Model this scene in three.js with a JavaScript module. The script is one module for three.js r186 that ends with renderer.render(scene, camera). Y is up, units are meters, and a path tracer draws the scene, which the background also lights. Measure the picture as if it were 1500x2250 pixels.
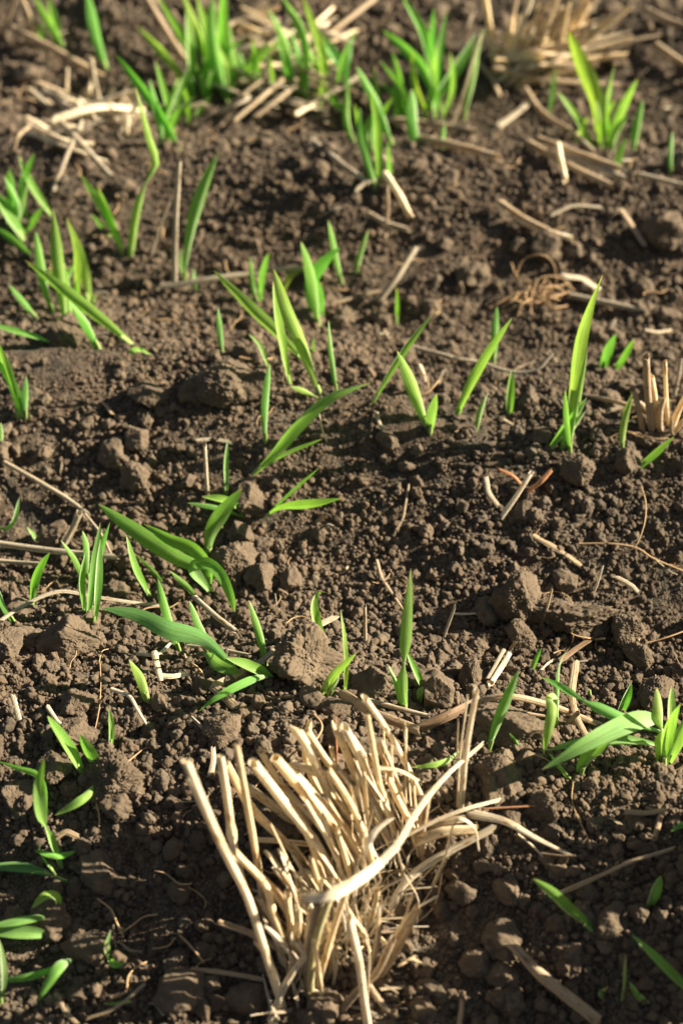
import * as THREE from 'three';
import { mergeGeometries, mergeVertices } from 'three/addons/utils/BufferGeometryUtils.js';

// ---------------------------------------------------------------- camera, sky, sun, exposure
const scene = new THREE.Scene();
const CAM = new THREE.Vector3(0, 0.37, 0.37);
const camera = new THREE.PerspectiveCamera(38, 682 / 1024, 0.01, 200);
camera.position.copy(CAM);
camera.lookAt(0, 0, 0);
camera.focus = 0.462;
camera.userData.fStop = 9;

const SUN = new THREE.Vector3(0.86, 0.44, -0.15).normalize();
{ // clear late-day sky: pale toward the horizon and about the sun, deeper overhead
  const w = 256, h = 128, d = new Float32Array(w * h * 4), v = new THREE.Vector3();
  for (let y = 0; y < h; y++) for (let x = 0; x < w; x++) {
    const el = (y + 0.5) / h * Math.PI - Math.PI / 2, az = ((x + 0.5) / w - 0.5) * 2 * Math.PI;
    v.set(Math.cos(el) * Math.cos(az), Math.sin(el), Math.cos(el) * Math.sin(az));
    const up = Math.max(0, v.y), k = Math.pow(1 - up, 3), near = Math.pow(Math.max(0, v.dot(SUN)), 6), o = (y * w + x) * 4;
    d[o] = 0.044 + 0.045 * k + 0.12 * near; d[o + 1] = 0.053 + 0.04 * k + 0.104 * near; d[o + 2] = 0.066 + 0.032 * k + 0.076 * near; d[o + 3] = 1;
  }
  const t = new THREE.DataTexture(d, w, h, THREE.RGBAFormat, THREE.FloatType); t.mapping = THREE.EquirectangularReflectionMapping; t.magFilter = THREE.LinearFilter; t.needsUpdate = true;
  scene.background = t; scene.environment = t;
}
const sun = new THREE.DirectionalLight(new THREE.Color(1.0, 0.84, 0.62), 5);
sun.position.copy(SUN).multiplyScalar(2);
sun.castShadow = true;
sun.shadow.mapSize.set(4096, 4096);
Object.assign(sun.shadow.camera, { left: -0.7, right: 0.7, top: 0.7, bottom: -0.7, near: 0.1, far: 5 });
sun.shadow.bias = -0.0004;
scene.add(sun, sun.target);
const renderer = new THREE.WebGLRenderer({ antialias: true });
renderer.toneMapping = THREE.LinearToneMapping;
renderer.toneMappingExposure = 3.4;
renderer.shadowMap.enabled = true;

// ---------------------------------------------------------------- numbers and noise
function rng(seed) { let s = seed >>> 0; return () => { s = (s + 0x6D2B79F5) >>> 0; let t = Math.imul(s ^ (s >>> 15), 1 | s); t = (t + Math.imul(t ^ (t >>> 7), 61 | t)) ^ t; return ((t ^ (t >>> 14)) >>> 0) / 4294967296; }; }
const R0 = rng(7);
const rr = (a, b, R = R0) => a + (b - a) * R();
const hash = (x, y, z) => { let h = Math.imul(x, 374761393) + Math.imul(y, 668265263) + Math.imul(z, 2147483647 - 1274126177); h = Math.imul(h ^ (h >>> 13), 1274126177); return ((h ^ (h >>> 16)) >>> 0) / 4294967295; };
const fade = (t) => t * t * (3 - 2 * t);
function n3(x, y, z) {
  const i = Math.floor(x), j = Math.floor(y), k = Math.floor(z), u = fade(x - i), v = fade(y - j), w = fade(z - k);
  const l = (a, b, t) => a + (b - a) * t;
  return l(l(l(hash(i, j, k), hash(i + 1, j, k), u), l(hash(i, j + 1, k), hash(i + 1, j + 1, k), u), v),
    l(l(hash(i, j, k + 1), hash(i + 1, j, k + 1), u), l(hash(i, j + 1, k + 1), hash(i + 1, j + 1, k + 1), u), v), w) * 2 - 1;
}
const clamp = (x, a = 0, b = 1) => Math.min(b, Math.max(a, x));
const sstep = (a, b, x) => fade(clamp((x - a) / (b - a)));
const D2R = Math.PI / 180;

// ---------------------------------------------------------------- the lie of the land: drill rows 19 cm apart
function lowGround(x, z) {
  const d = Math.hypot(x, z + 0.1), k = 1 - sstep(1.5, 4, d);
  const zz = z - 0.16 * x + 0.012 * n3(x * 7, 3.1, z * 7);
  return k * (0.0105 * Math.cos(2 * Math.PI * (zz + 0.045) / 0.165) + 0.0055 * n3(x * 16 + 5, 0.5, z * 16)) + 0.02 * (1 - k) * n3(x * 0.5, 9, z * 0.5);
}
function ground(x, z) {
  const d = Math.hypot(x, z + 0.1), k = 1 - sstep(0.6, 1.5, d);
  let h = lowGround(x, z);
  if (k > 0) h += k * (0.0026 * n3(x * 48, 1.7, z * 48) + 0.0016 * n3(x * 120, 4.2, z * 120) + 0.0011 * Math.abs(n3(x * 270, 7.7, z * 270)) + 0.0005 * n3(x * 620, 2.7, z * 620));
  return h;
}

// ---------------------------------------------------------------- from a picture point to the place it stands in
const FOC = 1125 / Math.tan(19 * D2R), S2 = Math.SQRT1_2;
const ray = (px, py) => { const a = (px - 750) / FOC, b = (1125 - py) / FOC; return new THREE.Vector3(a, -S2 + b * S2, -S2 - b * S2); };
function onGround(px, py, lift = 0, H = lowGround) {
  const d = ray(px, py);
  let t = (CAM.y - lift) / -d.y;
  for (let i = 0; i < 14; i++) { const x = CAM.x + d.x * t, z = CAM.z + d.z * t; t += 0.7 * (CAM.y + d.y * t - H(x, z) - lift) / -d.y; }
  return CAM.clone().addScaledVector(d, t);
}
// a run of points that rises from its foot within a leaning plane; a: lean away from the viewer (degrees), az: turn of the plane
function rising(pts, a, az = 0) {
  const foot = onGround(pts[0], pts[1], 0, ground);
  const c = Math.cos(az * D2R), s = Math.sin(az * D2R);
  const X = new THREE.Vector3(c, 0, s), away = new THREE.Vector3(s, 0, -c);
  const v = new THREE.Vector3(0, Math.cos(a * D2R), 0).addScaledVector(away, Math.sin(a * D2R));
  const n = X.clone().cross(v), out = [foot];
  for (let i = 2; i < pts.length; i += 2) {
    const d = ray(pts[i], pts[i + 1]);
    out.push(CAM.clone().addScaledVector(d, n.dot(foot.clone().sub(CAM)) / n.dot(d)));
  }
  return out;
}
// a run of points that lies on the soil, each with its own height above it in millimetres
function lying(pts, h = 1.5) {
  const out = [];
  for (let i = 0; i < pts.length; i += 2) {
    const k = Array.isArray(h) ? h[Math.min(i / 2, h.length - 1)] : h;
    out.push(onGround(pts[i], pts[i + 1], k / 1000));
  }
  return out;
}
const depthOf = (p) => (CAM.y - p.y) * S2 + (CAM.z - p.z) * S2;
const toPx = (p) => depthOf(p) / FOC;   // metres per picture unit at that distance

// ---------------------------------------------------------------- textures
function tex(w, h, f, srgb = false) {
  const d = new Uint8Array(w * h * 4);
  for (let y = 0; y < h; y++) for (let x = 0; x < w; x++) { const c = f(x / w, y / h, x, y), o = (y * w + x) * 4; for (let k = 0; k < 3; k++) d[o + k] = Math.round(255 * clamp(Array.isArray(c) ? c[k] : c)); d[o + 3] = 255; }
  const t = new THREE.DataTexture(d, w, h); t.wrapS = t.wrapT = THREE.RepeatWrapping; t.magFilter = THREE.LinearFilter; t.minFilter = THREE.LinearMipmapLinearFilter; t.generateMipmaps = true;
  if (srgb) t.colorSpace = THREE.SRGBColorSpace; t.needsUpdate = true; return t;
}
const tn = (u, v, fu, fv, s) => { // noise that tiles
  const a = u * fu, b = v * fv, i = Math.floor(a), j = Math.floor(b), x = fade(a - i), y = fade(b - j), g = (p, q) => hash(((p % fu) + fu) % fu, ((q % fv) + fv) % fv, s);
  return (g(i, j) * (1 - x) + g(i + 1, j) * x) * (1 - y) + (g(i, j + 1) * (1 - x) + g(i + 1, j + 1) * x) * y;
};
const veinMap = tex(128, 256, (u, v) => {
  const vein = Math.pow(Math.abs(Math.sin(u * Math.PI * 13)), 0.6), mid = Math.exp(-Math.pow((u - 0.5) / 0.035, 2));
  const k = 0.82 + 0.11 * vein + 0.16 * (tn(u, v, 40, 4, 3) - 0.5) + 0.14 * (tn(u, v, 5, 9, 4) - 0.5) + 0.10 * (tn(u, v, 60, 120, 6) - 0.5) - 0.14 * mid, y = 0.05 * (tn(u, v, 3, 5, 8) - 0.5);
  return [k + y, k, k - y];
}, true);
const veinBump = tex(128, 64, (u, v) => 0.5 + 0.4 * Math.sin(u * Math.PI * 26) * 0.6 + 0.2 * (tn(u, v, 30, 6, 3) - 0.5) - 0.4 * Math.exp(-Math.pow((u - 0.5) / 0.03, 2)));
const strawMap = tex(128, 512, (u, v) => {
  const f = 0.93 + 0.30 * (tn(u, v, 48, 6, 11) - 0.5) + 0.16 * (tn(u, v, 18, 3, 12) - 0.5) + 0.10 * (tn(u, v, 4, 8, 13) - 0.5) + 0.05 * (tn(u, v, 64, 128, 17) - 0.5);
  const age = sstep(0.6, 0.86, tn(u, v, 6, 14, 14) * 0.65 + tn(u, v, 20, 50, 15) * 0.35);
  const spot = sstep(0.8, 0.92, tn(u, v, 16, 90, 16));
  return [f * (1 - 0.16 * age) - 0.25 * spot, f * (1 - 0.24 * age) - 0.3 * spot, f * (1 - 0.36 * age) - 0.3 * spot];
}, true);
const strawBump = tex(128, 256, (u, v) => 0.5 + 0.6 * (tn(u, v, 40, 3, 21) - 0.5) + 0.3 * (tn(u, v, 64, 12, 22) - 0.5));
const soilMap = tex(512, 512, (u, v) => {
  const k = 0.62 + 0.30 * (tn(u, v, 24, 24, 31) - 0.5) + 0.34 * (tn(u, v, 90, 90, 32) - 0.5) + 0.26 * (tn(u, v, 220, 220, 33) - 0.5), c = 0.06 * (tn(u, v, 12, 12, 34) - 0.5);
  return [k + c, k, k - c * 0.7];
}, true);
const soilBump = tex(512, 512, (u, v) => 0.5 + 0.5 * (tn(u, v, 60, 60, 41) - 0.5) + 0.4 * (tn(u, v, 140, 140, 42) - 0.5) + 0.3 * (tn(u, v, 250, 250, 43) - 0.5));

// ---------------------------------------------------------------- materials
const C = (r, g, b) => new THREE.Color().setRGB(r, g, b);
const leafMat = (c, gloss = 0.45) => new THREE.MeshPhysicalMaterial({ color: c, map: veinMap, bumpMap: veinBump, bumpScale: 0.00005, roughness: 0.94, transmission: 0.58, thickness: 0, ior: 1.4, clearcoat: gloss, clearcoatRoughness: 0.55, side: THREE.DoubleSide, vertexColors: true });
const LEAF = [leafMat(C(0.28, 0.66, 0.065)), leafMat(C(0.22, 0.60, 0.065)), leafMat(C(0.36, 0.72, 0.09), 0.5), leafMat(C(0.22, 0.55, 0.10), 0.42), leafMat(C(0.23, 0.60, 0.07), 0.4)];
const sheathMat = new THREE.MeshPhysicalMaterial({ color: C(0.30, 0.45, 0.13), roughness: 0.7, map: veinMap });
const strawMat = (c, ro = 0.62) => new THREE.MeshPhysicalMaterial({ color: c, map: strawMap, bumpMap: strawBump, bumpScale: 0.0003, roughness: Math.max(ro, 0.8), transmission: 0.32, thickness: 0, clearcoat: 0.25, clearcoatRoughness: 0.45, side: THREE.DoubleSide });
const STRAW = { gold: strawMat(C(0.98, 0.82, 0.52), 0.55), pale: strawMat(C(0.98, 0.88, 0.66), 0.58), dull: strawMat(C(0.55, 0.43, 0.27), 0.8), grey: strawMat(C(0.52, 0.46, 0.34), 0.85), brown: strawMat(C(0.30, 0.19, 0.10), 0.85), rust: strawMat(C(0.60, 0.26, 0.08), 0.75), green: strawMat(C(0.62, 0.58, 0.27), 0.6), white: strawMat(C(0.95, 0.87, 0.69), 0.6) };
const soilMat = (c) => new THREE.MeshStandardMaterial({ color: c, map: soilMap, bumpMap: soilBump, bumpScale: 0.0007, roughness: 1, vertexColors: true });
const SOIL = C(0.236, 0.184, 0.132);
const groundMat = soilMat(SOIL);
const clodMat = new THREE.MeshStandardMaterial({ color: C(0.112, 0.087, 0.062), roughness: 1, vertexColors: true });
const crumbMat = new THREE.MeshStandardMaterial({ color: C(0.099, 0.077, 0.055), roughness: 1 });
const rootMat = new THREE.MeshStandardMaterial({ color: C(0.42, 0.29, 0.16), roughness: 0.9 });

// ---------------------------------------------------------------- naming
const taken = new Map();
function numbered(n) { const k = taken.get(n) ?? 0; taken.set(n, k + 1); return k ? `${n}_${String(k).padStart(3, '0')}` : n; }
const usedLabels = new Set();
function tag(o, name, label, category, group) {
  o.name = numbered(name); o.userData.label = label; o.userData.category = category;
  if (group) o.userData.group = group;
  scene.add(o); return o;
}
function once(label) { if (usedLabels.has(label)) console.log('LABEL TWICE: ' + label); usedLabels.add(label); return label; }
function mesh(geo, mat, name) { const m = new THREE.Mesh(geo, mat); m.castShadow = m.receiveShadow = true; if (name) m.name = name; return m; }

// ---------------------------------------------------------------- soil
{
  const line = (half0, half1, mid, n, far) => { // fine in the middle, coarse to the horizon
    const a = []; for (let i = 0; i <= n; i++) a.push(half0 + (half1 - half0) * i / n);
    const lo = [], hi = []; let s = (half1 - half0) / n, p = half1, q = half0;
    for (let i = 0; i < 46; i++) { s *= 1.26; p += s; q -= s; hi.push(p); lo.unshift(q); if (s > far) break; }
    return [...lo, ...a, ...hi];
  };
  const xs = line(-0.30, 0.30, 0, 460, 8), zs = line(-0.55, 0.27, 0, 620, 8), nx = xs.length, nz = zs.length;
  const pos = new Float32Array(nx * nz * 3), col = new Float32Array(nx * nz * 3), uv = new Float32Array(nx * nz * 2), idx = new Uint32Array((nx - 1) * (nz - 1) * 6);
  let o = 0;
  for (let j = 0; j < nz; j++) for (let i = 0; i < nx; i++, o++) {
    const x = xs[i], z = zs[j]; pos[o * 3] = x; pos[o * 3 + 1] = ground(x, z); pos[o * 3 + 2] = z; uv[o * 2] = x / 0.06; uv[o * 2 + 1] = z / 0.06;
    const k = 0.92 + 0.22 * n3(x * 30, 12.3, z * 30) + 0.12 * n3(x * 140, 1.3, z * 140); col[o * 3] = k; col[o * 3 + 1] = k * (0.985 + 0.03 * n3(x * 20, 3, z * 20)); col[o * 3 + 2] = k * 0.97;
  }
  o = 0;
  for (let j = 0; j < nz - 1; j++) for (let i = 0; i < nx - 1; i++) { const a = j * nx + i, b = a + 1, c = a + nx, d = c + 1; idx.set([a, c, b, b, c, d], o); o += 6; }
  const g = new THREE.BufferGeometry();
  g.setAttribute('position', new THREE.BufferAttribute(pos, 3)); g.setAttribute('color', new THREE.BufferAttribute(col, 3)); g.setAttribute('uv', new THREE.BufferAttribute(uv, 2)); g.setIndex(new THREE.BufferAttribute(idx, 1)); g.computeVertexNormals();
  const m = mesh(g, groundMat, 'soil_ground'); m.userData.kind = 'structure'; m.userData.label = 'dark brown crumbly field soil in low drill ridges'; scene.add(m);
}

// one lump of soil, radius 1: broken faces cut by planes, then grain upon grain
function lump(seed, detail, { cuts = 9, rough = 0.16, fine = 0.05, flat = 0.85, knobs = 0, tone = 1, deep = 0, facet = null } = {}) {
  const R = rng(seed * 7919 + 13);
  let g = new THREE.IcosahedronGeometry(1, detail); g.deleteAttribute('normal'); g.deleteAttribute('uv'); g = mergeVertices(g, 1e-5);
  const P = g.attributes.position, n = P.count, pl = [], col = new Float32Array(n * 3), uv = new Float32Array(n * 2), ox = R() * 90, v = new THREE.Vector3();
  for (let i = 0; i < cuts; i++) pl.push([new THREE.Vector3(R() - 0.5, (R() - 0.5) * 0.9, R() - 0.5).normalize(), 0.62 - deep + 0.3 * R()]);
  if (facet) pl.push([new THREE.Vector3(facet[0], facet[1], facet[2]).normalize(), facet[3]]);
  const sx = 0.85 + 0.35 * R(), sz = 0.85 + 0.35 * R();
  for (let i = 0; i < n; i++) {
    v.fromBufferAttribute(P, i).normalize();
    let r = 1; for (const [q, d] of pl) { const c = q.dot(v); if (c > 0.01) { const e = d / c, h = clamp(0.5 + 0.5 * (r - e) / 0.035); r = r * (1 - h) + e * h - 0.035 * h * (1 - h); } }
    r *= 1 + rough * n3(v.x * 2.1 + ox, v.y * 2.1, v.z * 2.1) + rough * 0.45 * n3(v.x * 5 + ox, v.y * 5, v.z * 5 + 9) + fine * Math.abs(n3(v.x * 12 + ox, v.y * 12, v.z * 12)) + fine * 0.55 * n3(v.x * 27, v.y * 27 + ox, v.z * 27);
    if (detail > 12) r *= 1 + fine * 0.35 * n3(v.x * 60, v.y * 60 + ox, v.z * 60);
    if (knobs) { const q = n3(v.x * 4.2 + ox, v.y * 4.2, v.z * 4.2 + 3); r *= 1 + knobs * Math.sqrt(Math.abs(q)); }
    P.setXYZ(i, v.x * r * sx, v.y * r * flat, v.z * r * sz);
    const k = tone * (0.95 + 0.2 * n3(v.x * 3 + ox, v.y * 3, v.z * 3) + 0.12 * n3(v.x * 20, v.y * 20 + ox, v.z * 20)); col[i * 3] = k; col[i * 3 + 1] = k; col[i * 3 + 2] = k * 0.98;
    uv[i * 2] = v.x * 0.35 + v.y * 0.22; uv[i * 2 + 1] = v.z * 0.35 - v.y * 0.28;
  }
  g.setAttribute('color', new THREE.BufferAttribute(col, 3)); g.setAttribute('uv', new THREE.BufferAttribute(uv, 2)); g.computeVertexNormals();
  return g;
}
// crumbs: too many to count
{
  const R = rng(4242), box = [-0.40, 0.40, -0.80, 0.30], M = new THREE.Matrix4(), Q = new THREE.Quaternion(), E = new THREE.Euler(), c = new THREE.Color();
  const sizes = [[0.00032, 0.00075, 480000, 1, 6], [0.00075, 0.00150, 80000, 4, 10], [0.0015, 0.0026, 9000, 9, 10]];
  let all = 0;
  for (const [lo, hi, count, det, nv] of sizes) for (let k = 0; k < nv; k++) {
    const g = lump(100 + all * 3, det, { cuts: 9, rough: 0.2, fine: det > 3 ? 0.14 : 0.06, flat: 0.9, knobs: det > 3 && k % 2 ? 0.12 : 0 }); g.deleteAttribute('color'); g.deleteAttribute('uv');
    const n = Math.round(count / nv), im = new THREE.InstancedMesh(g, crumbMat, n);
    for (let i = 0; i < n;) {
      const x = rr(box[0], box[1], R), z = rr(box[2], box[3], R), d = 0.42 + 0.95 * n3(x * 26, 20 + hi * 900, z * 26) + 0.45 * n3(x * 80, 31, z * 80);
      if (R() > (det > 1 ? 0.22 : 0.5) + d || (det > 1 && R() > 0.35 + 0.65 * sstep(-0.16, 0.09, z + 0.05 * n3(x * 9, 5, z * 9)))) continue; // the near ridge is the cloddiest
      const r = lo + (hi - lo) * Math.pow(R(), 1.7), s = r * rr(0.85, 1.2, R);
      E.set(R() * 6.28, R() * 6.28, R() * 6.28); Q.setFromEuler(E);
      M.compose(new THREE.Vector3(x, ground(x, z) + r * rr(0.05, 0.8, R), z), Q, new THREE.Vector3(r * rr(0.85, 1.25, R), s, r * rr(0.85, 1.2, R)));
      im.setMatrixAt(i, M);
      const t = rr(0.74, 1.26, R) * (1 + 0.13 * n3(x * 19, 61, z * 19)), w = rr(-0.05, 0.05, R) + 0.03 * n3(x * 13, 63, z * 13); im.setColorAt(i, c.setRGB(t * (1 + w), t, t * (1 - w))); i++;
    }
    im.name = numbered('soil_crumbs'); im.userData.kind = 'stuff'; im.userData.label = 'loose fine soil crumbs covering the ridges'; im.castShadow = im.receiveShadow = true; scene.add(im); all++;
  }
}
// ---------------------------------------------------------------- builders of leaves and straws
function frames(curve, n) {
  const pts = [], tan = [];
  for (let i = 0; i <= n; i++) { pts.push(curve.getPointAt(i / n)); tan.push(curve.getTangentAt(i / n).normalize()); }
  return { pts, tan };
}
const spline = (pts) => new THREE.CatmullRomCurve3(pts, false, 'centripetal');
// leaf blade: a gutter-shaped strip, w: greatest width (picture units), roll / twist about its length in degrees
function bladeGeo(pts, wpx, o = {}) {
  const big = wpx > 24, n = big ? 26 : 18, m = big ? 6 : 4, { pts: P, tan: T } = frames(spline(pts), n);
  const rd = o.r ?? (R0() < 0.5 ? -1 : 1) * rr(12, 30), roll = (Math.sign(rd) * 10 + rd * 1.25) * D2R * (o.h ? 0.6 : 1), tw = (o.tw ?? rr(-30, 30)) * D2R, fold = (o.f ?? rr(0.35, 0.75)) * (R0() < 0.62 ? -1 : 1), b0 = o.b ?? 0.34, peak = o.pk ?? rr(0.5, 0.62), nk = o.nk, blunt = o.tip ?? rr(0.7, 1.05), ph = rr(0, 50), dead = o.dead ?? (R0() < 0.5 ? rr(0.03, 0.08) : 0.01);
  const tint = [rr(0.8, 1.2), rr(0.88, 1.06), rr(0.75, 1.15)];
  const W = wpx * toPx(pts[0].clone().lerp(pts[pts.length - 1], 0.5)) / 2 * 0.82 / Math.max(0.6, Math.cos(roll));
  const pos = [], col = [], uv = [], idx = [], toCam = new THREE.Vector3(), w = new THREE.Vector3(), nn = new THREE.Vector3();
  const len = P.reduce((s, p, i) => i ? s + p.distanceTo(P[i - 1]) : 0, 0);
  for (let i = 0; i <= n; i++) {
    const t = i / n; toCam.copy(CAM).sub(P[i]).normalize();
    w.crossVectors(T[i], toCam).normalize(); w.applyAxisAngle(T[i], roll + tw * (t - 0.5)); nn.crossVectors(w, T[i]).normalize();
    let k = b0 + (1 - b0) * sstep(0, peak, t); const x = clamp((t - 0.54) / 0.46); k *= Math.pow(Math.max(0, 1 - Math.pow(x, 2.1)), blunt);
    if (nk) k *= 1 - 0.78 * Math.exp(-Math.pow((t - nk) / 0.07, 2));
    k = Math.max(k, 0.03) * W;
    const fd = fold * (1 - 0.55 * t) * (1.25 - 0.4 * t);
    for (let j = 0; j <= m; j++) {
      const s = j / m * 2 - 1, edge = 1 + 0.05 * n3(t * 9 + ph, s * 3, 0.3);
      const wave = 0.10 * k * n3(t * 5 + ph, s * 1.5, 7.7) * Math.abs(s);
      const q = P[i].clone().addScaledVector(w, s * k * edge * Math.cos(fd * Math.abs(s))).addScaledVector(nn, fd * k * Math.pow(Math.abs(s), 1.35) * 1.15 + wave);
      pos.push(q.x, q.y, q.z); uv.push(j / m, t * len / 0.05);
      const y = sstep(1 - dead, 1, t), p = sstep(0.10, 0, t) * 0.35; // withered tip, pale foot
      const q2 = 1 + 0.14 * n3(t * 7 + ph, s * 2, 3.3); col.push(tint[0] * q2 * (1 + 1.2 * y) * (1 + p), tint[1] * q2 * (1 + 0.1 * y) * (1 + 0.3 * p), tint[2] * q2 * (1 + 0.9 * y) * (1 + p));
    }
  }
  for (let i = 0; i < n; i++) for (let j = 0; j < m; j++) { const a = i * (m + 1) + j; idx.push(a, a + 1, a + m + 1, a + 1, a + m + 2, a + m + 1); }
  const g = new THREE.BufferGeometry(); g.setAttribute('position', new THREE.Float32BufferAttribute(pos, 3)); g.setAttribute('uv', new THREE.Float32BufferAttribute(uv, 2)); g.setAttribute('color', new THREE.Float32BufferAttribute(col, 3)); g.setIndex(idx); g.computeVertexNormals();
  return g;
}
// hollow straw: outer wall, ragged cut ends, inner wall; flat: squashed cross-section, taper: width at the far end
function strawGeo(pts, wpx, o = {}) {
  const sides = o.sides ?? 10, n = o.n ?? Math.max(6, pts.length * 4), { pts: P, tan: T } = frames(spline(pts), n), R = rng(Math.round(pts[0].x * 1e6) ^ Math.round(pts[0].z * 1e7) ^ 99);
  const r0 = wpx * toPx(pts[0].clone().lerp(pts[pts.length - 1], 0.5)) / 2, flat = o.flat ?? 1, taper = o.taper ?? 0.9, rag = o.rag ?? 1.6, tw = (o.tw ?? 0) * D2R, node = o.node, wob = rr(0, 60, R);
  const pos = [], uv = [], idx = []; let u = new THREE.Vector3(), v = new THREE.Vector3();
  u.crossVectors(T[0], Math.abs(T[0].y) > 0.9 ? new THREE.Vector3(1, 0, 0) : new THREE.Vector3(0, 1, 0)).normalize();
  if (o.face !== undefined) { u.crossVectors(T[0], CAM.clone().sub(P[0]).normalize()).normalize(); u.applyAxisAngle(T[0], o.face * D2R); }
  const jag = [[], []]; for (let e = 0; e < 2; e++) for (let j = 0; j < sides; j++) jag[e].push(R());
  for (const e of [0, 1]) { const slope = rr(0, 6.28, R), k = rr(0.3, 1, R); for (let j = 0; j < sides; j++) jag[e][j] = jag[e][j] * 0.6 + k * 0.5 * (1 + Math.cos(j / sides * 6.283 - slope)); }
  const len = P.reduce((s, p, i) => i ? s + p.distanceTo(P[i - 1]) : 0, 0), ring = (i, inner, back, e) => {
    const t = i / n; v.crossVectors(T[i], u).normalize(); u.crossVectors(v, T[i]).normalize();
    let r = r0 * (1 + (taper - 1) * t) * (1 + 0.06 * n3(t * 6 + wob, 1, 1)); if (node) r *= 1 + 0.35 * Math.exp(-Math.pow((t - node) * len / (r0 * 1.5), 2));
    if (inner) r *= 0.78;
    const at = P[i].clone().addScaledVector(T[i], back);
    for (let j = 0; j <= sides; j++) {
      const a = j / sides * Math.PI * 2 + tw * t, cr = 1 + 0.05 * n3(j * 1.7, t * 4 + wob, 2);
      const q = at.clone().addScaledVector(u, Math.cos(a) * r * cr).addScaledVector(v, Math.sin(a) * r * flat * cr);
      if (e) q.addScaledVector(T[i], (e > 0 ? 1 : -1) * jag[e > 0 ? 1 : 0][j % sides] * r0 * rag);
      pos.push(q.x, q.y, q.z); uv.push(j / sides, (t * len + back) / 0.09 + wob);
    }
  };
  const hollow = flat > 0.3;
  let rows = 0;
  if (hollow) { ring(0, true, r0 * 2.2, 0); ring(0, true, 0, -1); rows += 2; }
  for (let i = 0; i <= n; i++) { if (i) { /* carry the frame along */ u.addScaledVector(T[i], -u.dot(T[i])).normalize(); } ring(i, false, 0, i === 0 ? -1 : i === n ? 1 : 0); rows++; }
  if (hollow) { ring(n, true, 0, 1); ring(n, true, -r0 * 2.2, 0); rows += 2; }
  const s1 = sides + 1;
  for (let i = 0; i < rows - 1; i++) for (let j = 0; j < sides; j++) { const a = i * s1 + j; idx.push(a, a + s1, a + 1, a + 1, a + s1, a + s1 + 1); }
  for (const row of [0, rows - 1]) { const c = pos.length / 3, p = new THREE.Vector3(); for (let j = 0; j < sides; j++) p.add(new THREE.Vector3(...pos.slice((row * s1 + j) * 3, (row * s1 + j) * 3 + 3))); p.divideScalar(sides); pos.push(p.x, p.y, p.z); uv.push(0.5, 0); for (let j = 0; j < sides; j++) row ? idx.push(row * s1 + j, c, row * s1 + j + 1) : idx.push(row * s1 + j + 1, c, row * s1 + j); }
  const g = new THREE.BufferGeometry(); g.setAttribute('position', new THREE.Float32BufferAttribute(pos, 3)); g.setAttribute('uv', new THREE.Float32BufferAttribute(uv, 2)); g.setIndex(idx); g.computeVertexNormals();
  return g;
}
// puts a world-space geometry under a group that stands at p
function local(g, p) { return g.translate(-p.x, -p.y, -p.z); }

const SEED = 'cereal seedlings sprouting from the soil';
// seedling(label, [[width, lean, [x, y, ...], options], ...])
function seedling(label, blades, mat = 0) {
  const root = new THREE.Group(), foot = onGround(blades[0][2][0], blades[0][2][1], 0, ground); root.position.copy(foot);
  let pts0;
  blades.forEach(([w, a, xy, o = {}], k) => {
    const from = o.at !== undefined ? o.at : null;
    let pts = o.h ? lying(xy, o.h) : rising(xy, a, o.az ?? 0);
    if (from === 0 && pts0) { const d = pts0[o.on ?? pts0.length - 1].clone().sub(pts[0]); pts = pts.map((p) => p.clone().add(d)); }
    if (!k) pts0 = pts;
    if (!o.h && from === null) { const dn = pts[1].clone().sub(pts[0]).normalize(); pts.unshift(pts[0].clone().addScaledVector(dn, -0.004).add(new THREE.Vector3(0, -0.002, 0))); }
    root.add(mesh(local(bladeGeo(pts, w, o), foot), LEAF[(mat + (o.m ?? 0)) % 5], 'leaf_blade'));
    if (!o.h && from === null) {
      const d = pts[2].clone().sub(pts[1]).normalize(), r = clamp(w * 0.2 * toPx(foot), 0.0006, 0.0013), q = pts[1];
      const s = strawGeo([q.clone().addScaledVector(d, -0.004), q.clone(), q.clone().addScaledVector(d, 0.004)], 2 * r / toPx(foot), { taper: 0.75, rag: 0.8, sides: 7, n: 4 });
      root.add(mesh(local(s, foot), sheathMat, 'shoot_sheath'));
    }
  });
  return tag(root, 'cereal_seedling', once(label), 'seedling', SEED);
}
const LOOSE = 'loose straws lying on the soil';
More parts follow.
